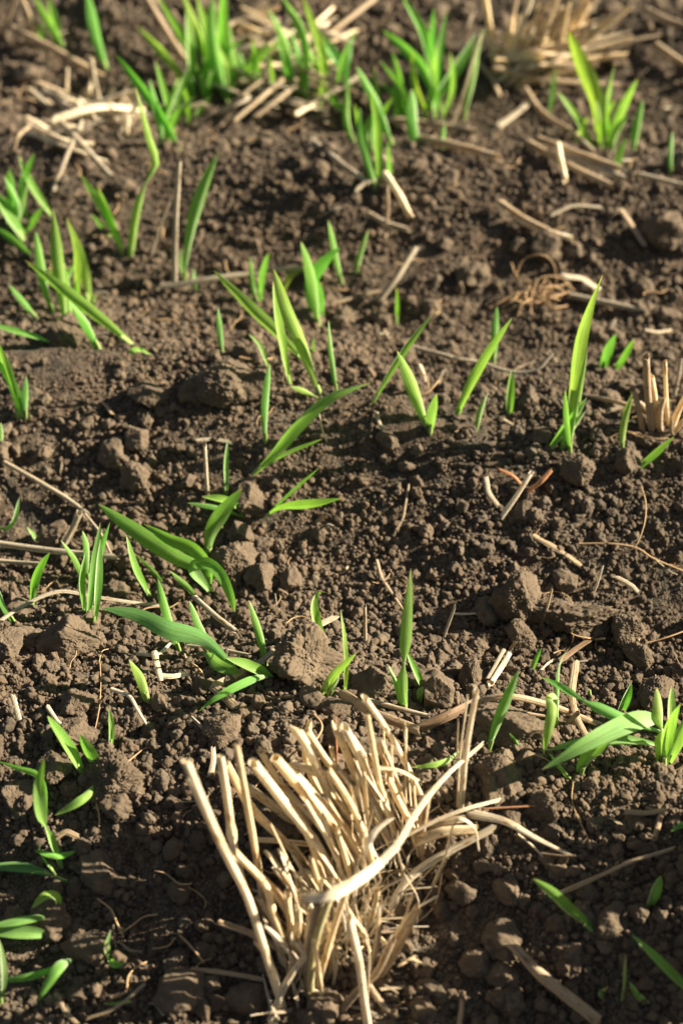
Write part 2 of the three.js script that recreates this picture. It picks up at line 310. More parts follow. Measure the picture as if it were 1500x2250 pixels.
// straw(label, width, material, [x, y, ...], options): h = heights above the soil in mm, up = lean of an upright one
function straw(label, w, mat, xy, o = {}) {
  const pts = o.up !== undefined ? rising(xy, o.up, o.az ?? 0) : lying(xy, o.h ?? 1.6);
  if (o.up !== undefined) pts[0].addScaledVector(pts[1].clone().sub(pts[0]).normalize(), -0.003);
  const m = mesh(local(strawGeo(pts, w * 0.84, { rag: 2.2, ...o }), pts[0]), STRAW[mat]); m.position.copy(pts[0]);
  return tag(m, o.name ?? 'straw_stalk', o.shared ? label : once(label), o.cat ?? 'straw', o.group ?? LOOSE);
}
const CLODS = 'soil clods lying among the crumbs';
const clodShapes = new Map();
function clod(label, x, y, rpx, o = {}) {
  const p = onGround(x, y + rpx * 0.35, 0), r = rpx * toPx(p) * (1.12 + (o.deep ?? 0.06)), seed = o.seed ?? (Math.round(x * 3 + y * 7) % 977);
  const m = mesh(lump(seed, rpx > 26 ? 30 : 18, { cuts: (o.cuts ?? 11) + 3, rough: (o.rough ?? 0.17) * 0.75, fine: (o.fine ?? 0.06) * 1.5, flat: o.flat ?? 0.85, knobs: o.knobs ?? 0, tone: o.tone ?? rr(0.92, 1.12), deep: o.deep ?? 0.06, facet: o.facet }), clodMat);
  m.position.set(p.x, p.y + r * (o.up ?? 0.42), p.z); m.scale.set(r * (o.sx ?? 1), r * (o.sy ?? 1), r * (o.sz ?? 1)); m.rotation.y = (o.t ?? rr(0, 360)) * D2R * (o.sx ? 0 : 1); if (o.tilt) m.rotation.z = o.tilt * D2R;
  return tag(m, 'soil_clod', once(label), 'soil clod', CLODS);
}
// ---------------------------------------------------------------- seedlings, from the near edge to the far one
const up = 5, cam = 107; // usual lean of an upright leaf; lean of a leaf that droops toward the viewer
// around the near straw clump
seedling('tall bent shoot with three leaves, nearest the clump on its shaded side', [
  [34, 0, [135, 1905, 115, 1850, 92, 1790, 85, 1730, 97, 1667], { r: 10, nk: 0.45 }], [20, 20, [100, 1800, 82, 1706, 40, 1690, -8, 1672], { r: -20 }],
  [18, 60, [175, 1868, 125, 1880, 75, 1868], { h: [1, 9, 12], r: 10 }], [7, 10, [125, 1925, 95, 1885, 82, 1845]]], 0);
seedling('broad drooping leaf crossing the edge of view below the tall bent shoot', [[30, 40, [130, 1930, 75, 1906, 0, 1903, -40, 1910], { r: 15 }]], 3);
seedling('upright slanting leaf left of a short stubby one, above the crumbly clod', [[30, 8, [182, 1702, 150, 1640, 105, 1573], { r: 15 }]], 0);
seedling('short stubby leaf beside a longer slanting one, above the crumbly clod', [[32, 5, [212, 1698, 192, 1645, 176, 1613], { r: -25, b: 0.6 }]], 0);
seedling('pale leaf lying toward the viewer beneath the crumbly clod', [[27, cam, [218, 1712, 180, 1755, 122, 1791], { h: [2, 12, 11], r: 12, dead: 0.01 }]], 2);
seedling('small pale leaf hooked over in the shade at the near corner', [[26, 20, [128, 2010, 122, 1972, 100, 1970, 70, 1995], { h: [0, 10, 14, 12] }]], 2);
seedling('spread of wide shaded leaves entering from the near corner', [
  [24, 60, [110, 2020, 92, 2014, 45, 2022, -30, 2038], { h: [1, 10, 14, 16], r: 20 }], [36, 60, [105, 2060, 88, 2050, 30, 2046, -30, 2050], { h: [0, 7, 11, 12], r: -15 }],
  [18, 5, [3, 2205, 6, 2130, -3, 2062], {}]], 3);
seedling('forked leaf pair lying low in deep shade near the corner', [
  [32, cam, [167, 2103, 125, 2130, 82, 2202], { h: [1, 14, 10], r: 10 }], [22, cam, [165, 2110, 75, 2145, -10, 2156], { h: [1, 10, 8], r: -10 }]], 1);
seedling('small curled two-leaf shoot in shade beside a dark clod', [
  [19, 5, [243, 2112, 231, 2080, 243, 2043], { r: 30, tw: 70 }], [22, 60, [238, 2108, 255, 2120, 275, 2116], { h: [1, 6, 8] }]], 0);
seedling('tiny leaf lying flat near a thin bent stalk at the bottom', [[10, 60, [228, 2207, 262, 2205, 292, 2200], { h: [2, 4, 5] }]], 0);
seedling('dark slanting leaf pointing up and left beside a long bent straw', [[35, 8, [1302, 2047, 1250, 2002, 1210, 1962, 1171, 1931], { r: -15, b: 0.6 }]], 1);
seedling('dim upright leaf in the shade behind the long bent straw', [[27, 5, [1420, 1992, 1435, 1955, 1450, 1924], { r: 35 }]], 4);
seedling('narrow bright leaf slanting in from the near right edge', [[27, 15, [1530, 2195, 1500, 2166, 1450, 2116, 1386, 2053], { r: 10 }]], 1);
seedling('short leaf tip poking from deep shade near the corner', [[20, 10, [1423, 2202, 1402, 2184, 1381, 2158], {}]], 0);
seedling('thin reddish-tipped sprout standing in deep shade', [[10, 0, [1366, 2197, 1370, 2150, 1373, 2098], { dead: 0.3 }]], 0);
seedling('pale curled sprout barely out of the dark soil', [[20, 0, [1322, 2192, 1318, 2178, 1336, 2166], { r: 40, dead: 0.3 }]], 2);
seedling('leaf tip entering low at the edge beside the snapped straw corner', [[20, 60, [1520, 1825, 1500, 1812, 1472, 1826], { h: [1, 9, 9] }]], 4);
seedling('thin leaf arching into the straw clump from a leaning straw', [[17, 80, [1008, 1650, 970, 1676, 940, 1682, 903, 1686], { h: [4, 14, 15, 13], r: 10 }]], 2);
seedling('tiny shaded shoot behind the broad sunlit-faced clod', [[11, 5, [1140, 1645, 1130, 1625, 1118, 1610], {}]], 1);
// the furrow before the ridge
seedling('tall spear leaf leaning over the broad sunlit-faced clod', [[30, 5, [1073, 1648, 1088, 1605, 1110, 1545, 1139, 1471], { r: 18, b: 0.3 }]], 0);
seedling('spreading shoot with a hanging pale leaf and a twisted stem', [
  [15, 5, [1222, 1600, 1226, 1520, 1232, 1455, 1251, 1421], { r: 30, tw: 90 }], [29, 0, [1224, 1535, 1211, 1538, 1213, 1562, 1205, 1602, 1193, 1657], { h: [20, 24, 24, 20, 12], r: -8, b: 0.7, pk: 0.2, dead: 0.005 }],
  [12, 5, [1253, 1712, 1228, 1682, 1205, 1655], {}]], 2);
seedling('wide flat leaf streaked with stalk shadows, reaching toward the viewer', [
  [52, cam, [1450, 1585, 1425, 1580, 1380, 1590, 1290, 1634, 1190, 1691], { h: [6, 14, 20, 24, 20], r: 6, f: 0.3, pk: 0.45, tip: 0.9 }],
  [30, cam, [1455, 1640, 1383, 1627, 1275, 1632, 1203, 1648], { h: [5, 11, 12, 9], r: 10 }],
  [34, 60, [1452, 1610, 1365, 1583, 1285, 1543, 1226, 1507, 1186, 1487], { h: [6, 16, 24, 28, 28], r: -25, pk: 0.35, tip: 0.9, nk: 0.72 }]], 3);
seedling('curled bright leaf standing below the wide streaked leaf', [[36, 0, [1274, 1703, 1283, 1678, 1297, 1660, 1318, 1645, 1343, 1625], { r: 10, b: 0.45 }]], 0);
seedling('tuft of four upright leaves at the edge behind the wide streaked leaf', [
  [33, 5, [1451, 1680, 1455, 1615, 1448, 1562, 1441, 1511], { r: 30, nk: 0.55 }], [35, 0, [1457, 1682, 1463, 1622, 1477, 1578, 1493, 1547], { r: -10, b: 0.5 }],
  [24, 8, [1468, 1640, 1471, 1560, 1474, 1507], {}], [38, 0, [1463, 1677, 1485, 1622, 1512, 1565], { r: 15 }]], 2);
seedling('dark single leaf in the furrow shade behind the streaked leaf', [[26, 5, [1358, 1567, 1373, 1532, 1386, 1500], { r: 20 }]], 4);
seedling('tiny yellowish leaf tip just breaking out of the shaded furrow', [[9, 0, [1296, 1534, 1295, 1525, 1293, 1513], { dead: 0.4 }]], 0);
seedling('short dark spike leaf beside a cut pair of straws', [[15, 8, [1165, 1474, 1175, 1450, 1189, 1423], {}]], 1);
seedling('tallest single leaf in the furrow with a narrow waist and two side leaves', [
  [33, 3, [890, 1567, 884, 1500, 889, 1440, 893, 1385, 898, 1310, 902, 1250], { r: 8, nk: 0.42, pk: 0.3, tw: 15, b: 0.35, f: 0.3 }],
  [14, 0, [888, 1562, 871, 1502, 853, 1461], { r: 30 }], [20, 10, [928, 1520, 912, 1477, 892, 1430], { r: 20 }], [20, 0, [917, 1538, 924, 1516, 938, 1507], { b: 0.8 }]], 0);
seedling('three slim shoots in front of the large sunlit clod', [
  [15, 5, [756, 1530, 755, 1430, 748, 1339], { r: 35 }], [24, -10, [703, 1527, 730, 1485, 783, 1434], { r: 10, b: 0.5 }], [15, -5, [723, 1532, 735, 1505, 745, 1482], {}]], 2);
seedling('curl-tipped leaf standing behind the large sunlit clod', [[28, 5, [712, 1407, 694, 1370, 688, 1325, 700, 1299, 716, 1302], { r: 15, tw: 60 }]], 0);
seedling('upright leaf leaning left beside the large sunlit clod', [[24, 5, [586, 1465, 573, 1398, 547, 1319], { r: 10 }]], 1);
seedling('two rounded leaves at the foot of the large sunlit clod', [
  [32, 40, [600, 1490, 572, 1476, 532, 1458, 497, 1446], { h: [2, 7, 12, 15], r: 20, pk: 0.4 }], [25, cam, [600, 1487, 560, 1493, 510, 1514, 470, 1537, 437, 1563], { h: [2, 12, 15, 14, 10], r: -5 }]], 1);
seedling('long broad silvery leaf laid out across the furrow', [
  [50, 40, [520, 1478, 470, 1424, 436, 1402, 370, 1384, 300, 1352, 221, 1335], { h: [1, 13, 20, 26, 30, 32], r: -12, b: 0.35, pk: 0.62, f: 0.25 }],
  [24, 5, [490, 1450, 462, 1412, 440, 1375, 416, 1320], { r: 25 }], [36, 60, [450, 1432, 485, 1462, 530, 1478], { h: [8, 8, 5], r: 20 }]], 3);
seedling('slim twisting leaf rising behind the long silvery leaf', [[24, 5, [396, 1432, 381, 1382, 358, 1318, 346, 1269], { r: 20, tw: -70 }]], 1);
seedling('short plump leaf alone on the lit near ridge', [[27, 5, [327, 1543, 311, 1492, 284, 1450], { r: 15, b: 0.45 }]], 0);
seedling('thin short leaf on the near ridge above the slanting pair', [[17, 5, [243, 1643, 245, 1600, 241, 1556], { r: 10 }]], 2);
seedling('cluster of crossed broad leaves leaning far to one side', [
  [46, 25, [455, 1292, 436, 1252, 385, 1226, 300, 1170, 216, 1108], { r: -8, b: 0.5, pk: 0.55, f: 0.3 }], [37, 15, [460, 1290, 458, 1245, 425, 1205, 370, 1182, 316, 1151], { r: -18, b: 0.4, f: 0.35 }],
  [32, 0, [462, 1300, 428, 1242, 455, 1236, 482, 1258, 504, 1300, 516, 1346], { h: [2, 26, 27, 24, 16, 5], r: 10, b: 0.5, pk: 0.5, f: 0.3 }], [13, 10, [468, 1268, 455, 1238, 432, 1215], {}]], 1);
seedling('slim leaf curving up under the crossed broad leaves', [[20, 5, [331, 1314, 297, 1247, 277, 1174], { r: 20 }]], 1);
seedling('short thin leaf leaning in the furrow under the crossed leaves', [[12, 8, [356, 1278, 328, 1245, 299, 1218], {}]], 1);
seedling('twisted narrow leaf at the end of a pale straw', [[16, 10, [436, 1324, 412, 1292, 374, 1254], { tw: 120 }]], 3);
seedling('single upright paddle leaf on the ridge crest edge', [[43, 5, [457, 1222, 465, 1172, 490, 1127, 532, 1073], { r: 10, b: 0.2, pk: 0.6, f: 0.3 }]], 2);
seedling('low pair of leaves crossing behind the paddle leaf', [
  [23, 30, [538, 1137, 520, 1112, 490, 1098, 444, 1091], { h: [1, 8, 12, 13], r: 15 }], [15, 30, [538, 1137, 505, 1124, 470, 1114, 412, 1105], { h: [1, 6, 8, 8] }]], 0);
seedling('thin erect leaf standing behind the low crossing pair', [[15, 5, [497, 1095, 495, 1025, 500, 964], { r: 20 }]], 1);
seedling('open V of two thin leaves on the ridge crest', [
  [25, 40, [586, 1132, 622, 1115, 690, 1106, 749, 1095], { h: [1, 10, 18, 22], r: 15 }], [10, 10, [588, 1130, 625, 1094, 700, 1029], {}]], 2);
seedling('six-leaf upright tuft standing beyond the sloping pale straws', [
  [20, 5, [187, 1358, 177, 1278, 190, 1209], {}], [26, 5, [193, 1360, 205, 1262, 221, 1148], { r: 15 }], [24, 5, [200, 1350, 222, 1225, 242, 1148], { r: -25 }],
  [22, 0, [206, 1372, 213, 1280, 221, 1185], { r: 30 }], [16, 8, [192, 1290, 165, 1228, 134, 1187], {}], [18, 8, [195, 1280, 192, 1200, 182, 1166], {}]], 1);
seedling('single leaf curving aside next to the six-leaf tuft', [[26, 5, [70, 1344, 74, 1285, 90, 1244, 110, 1214], { r: -10, b: 0.3 }]], 0);
seedling('thin leaf at the far edge pointing down into the furrow', [[17, 5, [37, 1372, 12, 1332, -8, 1282], {}]], 1);
seedling('short shaded leaf tip above the long pale straw', [[14, 8, [88, 1198, 76, 1180, 59, 1158], {}]], 1);
seedling('dark curved leaf at the edge above the long pale straw', [[13, 5, [-15, 1166, 22, 1153, 44, 1092], { b: 0.9 }]], 4);
// the ridge
seedling('large arching leaf on the ridge with a thin leaf below', [
  [35, 25, [556, 1044, 598, 998, 650, 936, 725, 872, 814, 841], { r: -20, b: 0.3, pk: 0.45, tip: 1.1 }], [12, 40, [558, 1043, 615, 1002, 708, 964], { h: [1, 12, 20] }]], 2);
seedling('narrow dark leaf upright before the round shaded clod', [[22, 5, [584, 972, 585, 890, 592, 798], { r: 25 }]], 1);
seedling('tall triple shoot with a broad middle leaf beyond the round clod', [
  [37, 5, [703, 866, 665, 760, 630, 680, 601, 591], { r: 10, f: 0.5 }], [31, 15, [672, 800, 600, 724, 540, 665, 469, 594], { r: -12 }], [24, 5, [636, 845, 622, 770, 608, 690, 600, 618], { r: 20 }],
  [9, 5, [687, 795, 688, 770, 688, 741], {}], [16, 60, [700, 874, 665, 857, 636, 849], { h: [1, 5, 7] }]], 2);
seedling('slim S-shaped leaf right beside the tall triple shoot', [[17, 5, [740, 862, 729, 775, 722, 703], { r: 20, tw: 50 }]], 0);
seedling('thin dark leaf behind the round clod beside the triple shoot', [[12, 5, [587, 808, 569, 758, 546, 733], {}]], 4);
seedling('short single leaf alone in mid ridge', [[18, 5, [489, 779, 485, 730, 479, 674], { r: 15 }]], 1);
seedling('small curled-over leaf at the foot of the long leaning leaf', [[14, 60, [330, 778, 305, 768, 288, 772, 300, 782], { h: [1, 5, 5, 2] }]], 0);
seedling('slender leaf leaning right on the ridge by the arching leaf tip', [[20, 5, [818, 884, 885, 772, 951, 688], { r: 20 }]], 2);
seedling('broad folded leaf with a small round companion leaf', [
  [38, 5, [939, 938, 906, 846, 872, 771], { r: 15, b: 0.35, f: 0.6 }], [29, 5, [944, 953, 951, 908, 959, 865], { r: -20, b: 0.5, nk: 0.3 }]], 2);
seedling('long leaf leaning right, two veins bright, near a stray white husk', [[29, 8, [1001, 918, 1050, 816, 1124, 698], { r: -10, b: 0.4, f: 0.6 }]], 2);
seedling('upright leaf standing in shade behind the right-leaning long leaf', [[22, 8, [1084, 797, 1088, 732, 1091, 673], { r: 15 }]], 1);
seedling('short spearhead leaf with dark soil about its foot', [[23, 0, [1117, 908, 1120, 862, 1123, 812], { r: 10 }]], 2);
seedling('tiny twisted leaf between the spearhead and the folded leaf', [[18, 5, [1046, 943, 1057, 902, 1071, 863], { tw: 60 }]], 0);
seedling('tallest five-leaf shoot with a long whip-like leaf', [
  [37, 8, [1246, 975, 1257, 855, 1275, 742, 1298, 668, 1323, 604], { r: -15, b: 0.5, pk: 0.4, tip: 1.3 }], [16, 5, [1251, 988, 1275, 850, 1290, 766], {}],
  [26, 5, [1206, 993, 1245, 942, 1288, 874], { r: 15 }], [21, 5, [1234, 990, 1258, 942, 1286, 902], {}], [17, 5, [1254, 1000, 1244, 900, 1241, 856], {}]], 2);
seedling('straight thin leaf beside the small stub of cut stalks', [[20, 3, [1366, 993, 1371, 930, 1388, 863], { r: 15 }]], 2);
seedling('low slanting leaf near the edge, below the stub of cut stalks', [[22, 15, [1398, 1031, 1435, 998, 1480, 959], { r: -10 }]], 0);
seedling('pair of short leaves behind the whip-leaved shoot', [[29, 5, [1320, 815, 1335, 766, 1353, 733], { r: -15 }], [19, 8, [1342, 820, 1368, 786, 1391, 746], {}]], 1);
seedling('small single sprig in the shaded hollow at mid picture', [[12, 5, [870, 712, 871, 670, 871, 630], { dead: 0.2 }]], 0);
seedling('tilted small leaf beyond the slanting grey straw', [[16, 8, [783, 603, 795, 552, 810, 502], { dead: 0.15 }]], 0);
seedling('bushy shoot with a wide cupped leaf in the far furrow', [
  [31, 5, [701, 718, 691, 642, 678, 582, 661, 531], { r: 20 }], [37, 5, [690, 700, 685, 622, 715, 575, 748, 543], { r: -15, pk: 0.7 }], [21, 5, [706, 705, 704, 642, 690, 600], {}], [17, 20, [618, 642, 640, 600, 678, 588], { m: 1 }]], 1);
seedling('erect slim leaf just behind the wide cupped leaf', [[18, 8, [752, 624, 737, 552, 721, 483], { r: 25 }]], 0);
seedling('small forked shoot at the end of the long grey straw', [[18, 5, [566, 668, 556, 612, 549, 562], { r: 20 }], [17, 5, [570, 665, 573, 610, 590, 556], { r: -30 }]], 4);
seedling('tiny upright leaf between the grey straw and the tall paddle leaf', [[10, 5, [428, 647, 427, 618, 425, 588], {}]], 1);
seedling('long leaf leaning across the tuft, its tip high at one side', [
  [34, 12, [286, 755, 200, 686, 125, 626, 56, 572], { r: -15, b: 0.3, pk: 0.5, f: 0.5 }]], 2);
seedling('dense tuft of broad lit leaves under the leaning leaf', [
  [27, 5, [116, 685, 96, 602, 79, 508], { r: 20 }], [37, 5, [146, 715, 136, 632, 125, 540, 117, 458], { r: 5 }], [24, 5, [157, 705, 148, 640, 140, 580], {}],
  [26, 8, [220, 768, 192, 712, 153, 662], { r: 25 }], [16, 5, [125, 738, 127, 718, 131, 697], {}], [15, 5, [202, 675, 205, 660, 211, 642], {}]], 0);
seedling('pale slanting leaf on the far side of the dense tuft', [[32, 5, [194, 664, 178, 602, 160, 525, 147, 478], { r: -30 }]], 2);
seedling('dark low leaf at the edge beneath the dense tuft', [[16, 10, [82, 698, 47, 657, 20, 626], { r: 15 }]], 4);
seedling('flat-lying dark leaf entering under the dense tuft', [[17, 60, [120, 755, 65, 736, -20, 712], { h: [1, 6, 10] }]], 4);
seedling('edge shoot with pale and green leaves below the dense tuft', [
  [27, 5, [42, 920, 22, 848, -4, 752], { r: -30, m: 1 }], [24, 5, [56, 918, 30, 850, -10, 782], {}], [20, 3, [58, 920, 57, 872, 58, 826], {}]], 1);
seedling('tiny leaf at the very edge below the pale edge shoot', [[17, 0, [3, 992, 4, 960, 2, 928], {}]], 0);
// the far row
seedling('tall paddle leaf on a thin stem before the far furrow', [[37, 5, [405, 618, 414, 552, 428, 482, 452, 402, 480, 333], { r: 12, b: 0.2, pk: 0.65 }], [10, 5, [402, 610, 398, 578, 396, 545], {}]], 1);
seedling('four-leaf shoot with one sharply kinked tall leaf', [
  [23, 5, [288, 575, 301, 472, 320, 405, 344, 358, 328, 300, 312, 240, 297, 190], { r: 15, nk: 0.5, pk: 0.2 }], [25, 8, [270, 560, 241, 487, 177, 381], { r: -12 }], [20, 5, [267, 548, 236, 457, 214, 408], {}], [17, 5, [240, 520, 222, 496, 202, 471], {}]], 2);
seedling('dark leafy shoot at the far edge behind the dense tuft', [
  [36, 5, [50, 525, 22, 478, -14, 420], { r: 30 }], [21, 5, [112, 475, 66, 402, 42, 343], { r: 20 }], [15, 5, [62, 485, 54, 440, 50, 383], {}], [15, 5, [32, 455, 24, 420, 17, 378], {}], [18, 5, [58, 505, 75, 480, 96, 454], {}], [20, 15, [70, 564, 35, 530, -12, 498], {}]], 4);
seedling('long leaf leaning left out of the far tuft', [[27, 8, [394, 326, 352, 248, 300, 178, 256, 121], { r: -15 }], [18, 5, [360, 322, 346, 242, 328, 173], {}]], 1);
seedling('straight narrow leaf in front of the far tall tuft', [[18, 5, [385, 304, 367, 226, 341, 133], { r: 15 }], [15, 5, [411, 272, 408, 212, 388, 168], { r: -30 }]], 0);
seedling('short bright leaf leaning right before the far tall tuft', [[17, 5, [424, 262, 440, 238, 462, 213], {}]], 0);
seedling('far tall tuft of crowded broad upright leaves', [
  [31, 5, [502, 235, 482, 152, 466, 62, 468, -10], { r: 10 }], [35, 3, [492, 215, 488, 90, 491, -40], { r: -15 }], [27, 5, [455, 215, 457, 90, 432, -10], { r: 15 }], [27, 5, [420, 205, 415, 100, 409, 20], {}], [24, 5, [515, 190, 508, 110, 500, 40], { r: 20 }]], 0);
seedling('slanting leaves spreading left from the far tall tuft', [[25, 8, [418, 205, 386, 146, 301, 57], { r: -15 }], [23, 8, [440, 190, 402, 92, 345, -12], { r: -25 }], [22, 8, [470, 190, 440, 80, 400, -15], {}]], 2);
seedling('far single wide leaf standing alone near the top edge', [[31, 3, [233, 150, 213, 82, 197, 5, 192, -30], { r: 10, b: 0.5 }]], 1);
seedling('far pale leaf pair leaning at the top edge corner', [[23, 8, [144, 110, 119, 62, 76, -10], { r: -25 }], [17, 3, [92, 108, 91, 75, 89, 45], {}], [20, 5, [130, 85, 118, 40, 108, -5], {}]], 2);
seedling('far crowded shoot leaning over the straw heap', [
  [27, 5, [673, 228, 676, 132, 660, 62, 617, -10], { r: 10 }], [23, 5, [702, 232, 708, 132, 665, -10], { r: -15 }], [21, 5, [650, 202, 629, 97, 588, 18], { r: 20 }], [28, 8, [770, 200, 735, 125, 690, 62], { m: 1, r: 10 }]], 2);
seedling('thin far leaf standing before the straw heap', [[16, 5, [601, 238, 596, 192, 590, 112], {}]], 0);
seedling('small pale leaf between the two far green tufts', [[19, 8, [752, 250, 735, 222, 713, 198], { r: -15 }]], 2);
seedling('dark many-leaved tuft growing where three straws meet', [
  [27, 5, [826, 418, 806, 340, 794, 290, 790, 236], { r: 15 }], [25, 5, [830, 412, 827, 285, 815, 203], { r: -15 }], [14, 5, [855, 404, 853, 355, 852, 310], {}], [27, 10, [862, 320, 836, 242, 783, 146], { r: 20 }], [15, 5, [836, 260, 828, 200, 819, 142], {}], [18, 8, [770, 260, 765, 160, 772, 80], { r: 30 }]], 4);
seedling('broad dark blade in front of the far leafy tuft', [[36, 0, [921, 326, 911, 255, 904, 196], { r: 30, b: 0.6 }], [17, 5, [871, 290, 867, 228, 864, 178], {}], [15, 5, [970, 330, 974, 300, 976, 272], {}]], 4);
seedling('far leafy tuft before the big golden straw clump', [
  [29, 8, [952, 210, 930, 148, 893, 109, 840, 66], { r: -15 }], [25, 5, [955, 215, 940, 122, 925, 66, 882, -10], { r: 10 }], [21, 5, [948, 225, 945, 110, 953, 18], {}], [19, 5, [956, 230, 965, 110, 981, 22], { r: 25 }], [19, 5, [893, 250, 878, 172, 861, 112], {}]], 1);
seedling('two dark leaves fanning right from the far leafy tuft', [[31, 5, [946, 230, 990, 162, 1048, 70], { r: 30 }], [25, 5, [1019, 262, 1038, 177, 1050, 102, 1064, 62], { r: 25 }]], 4);
seedling('broad bright far leaf standing over several small shoots', [
  [45, 5, [1312, 310, 1304, 217, 1270, 126, 1247, 68], { r: -10, b: 0.25, pk: 0.6 }], [18, 5, [1326, 330, 1331, 217, 1351, 138], { r: 20 }], [27, 5, [1331, 330, 1365, 247, 1399, 173], { r: -15 }], [16, 5, [1266, 314, 1276, 285, 1291, 256], {}]], 2);
seedling('short blunt leaf right of the broad bright far leaf', [[23, 3, [1390, 336, 1401, 272, 1411, 217], { r: 15 }], [19, 3, [1350, 375, 1360, 333, 1373, 302], {}]], 0);
seedling('thin dark leaf between the golden clump and the broad far leaf', [[13, 5, [1204, 250, 1212, 200, 1219, 145], {}]], 4);
seedling('small dark leaf by itself at the far right edge', [[15, 3, [1474, 385, 1475, 335, 1476, 288], { r: 30 }]], 4);

{ // more thin leaves crowding the far tufts
  const R = rng(1212), spots = [['slim leaves crowding the near side of the far tall tuft', 430, 225], ['slim leaves crowding the middle of the far tall tuft', 475, 205], ['slim leaves crowding the outer side of the far tall tuft', 515, 215], ['slim leaves between the far tall tuft and the straw heap', 560, 200],
    ['slim leaves inside the far crowded shoot over the heap', 660, 215], ['slim leaves right of the far crowded shoot over the heap', 715, 225], ['slim leaves behind the dark many-leaved tuft', 800, 330], ['slim leaves at the middle of the far leafy tuft', 905, 275], ['slim leaves on the outer side of the far leafy tuft', 960, 255],
    ['slim leaves at the foot of the far leaning leaf', 365, 300], ['slim leaves beside the dark leafy edge shoot', 40, 500], ['slim leaves deep inside the dense lit tuft', 165, 690], ['slim leaves under the broad bright far leaf', 1320, 325]];
  spots.forEach(([label, x, y], i) => {
    const bl = [];
    for (let k = 0; k < 5; k++) { const bx = x + rr(-24, 24, R), by = y + rr(-14, 14, R), L = rr(70, 165, R), an = -1.57 + rr(-0.5, 0.42, R), cv = rr(-0.25, 0.25, R); bl.push([rr(13, 22, R), rr(-5, 15, R), [bx, by, bx + Math.cos(an) * L * 0.5, by + Math.sin(an) * L * 0.5, bx + Math.cos(an + cv) * L, by + Math.sin(an + cv) * L], {}]); }
    seedling(label, bl, i % 3);
  });
}
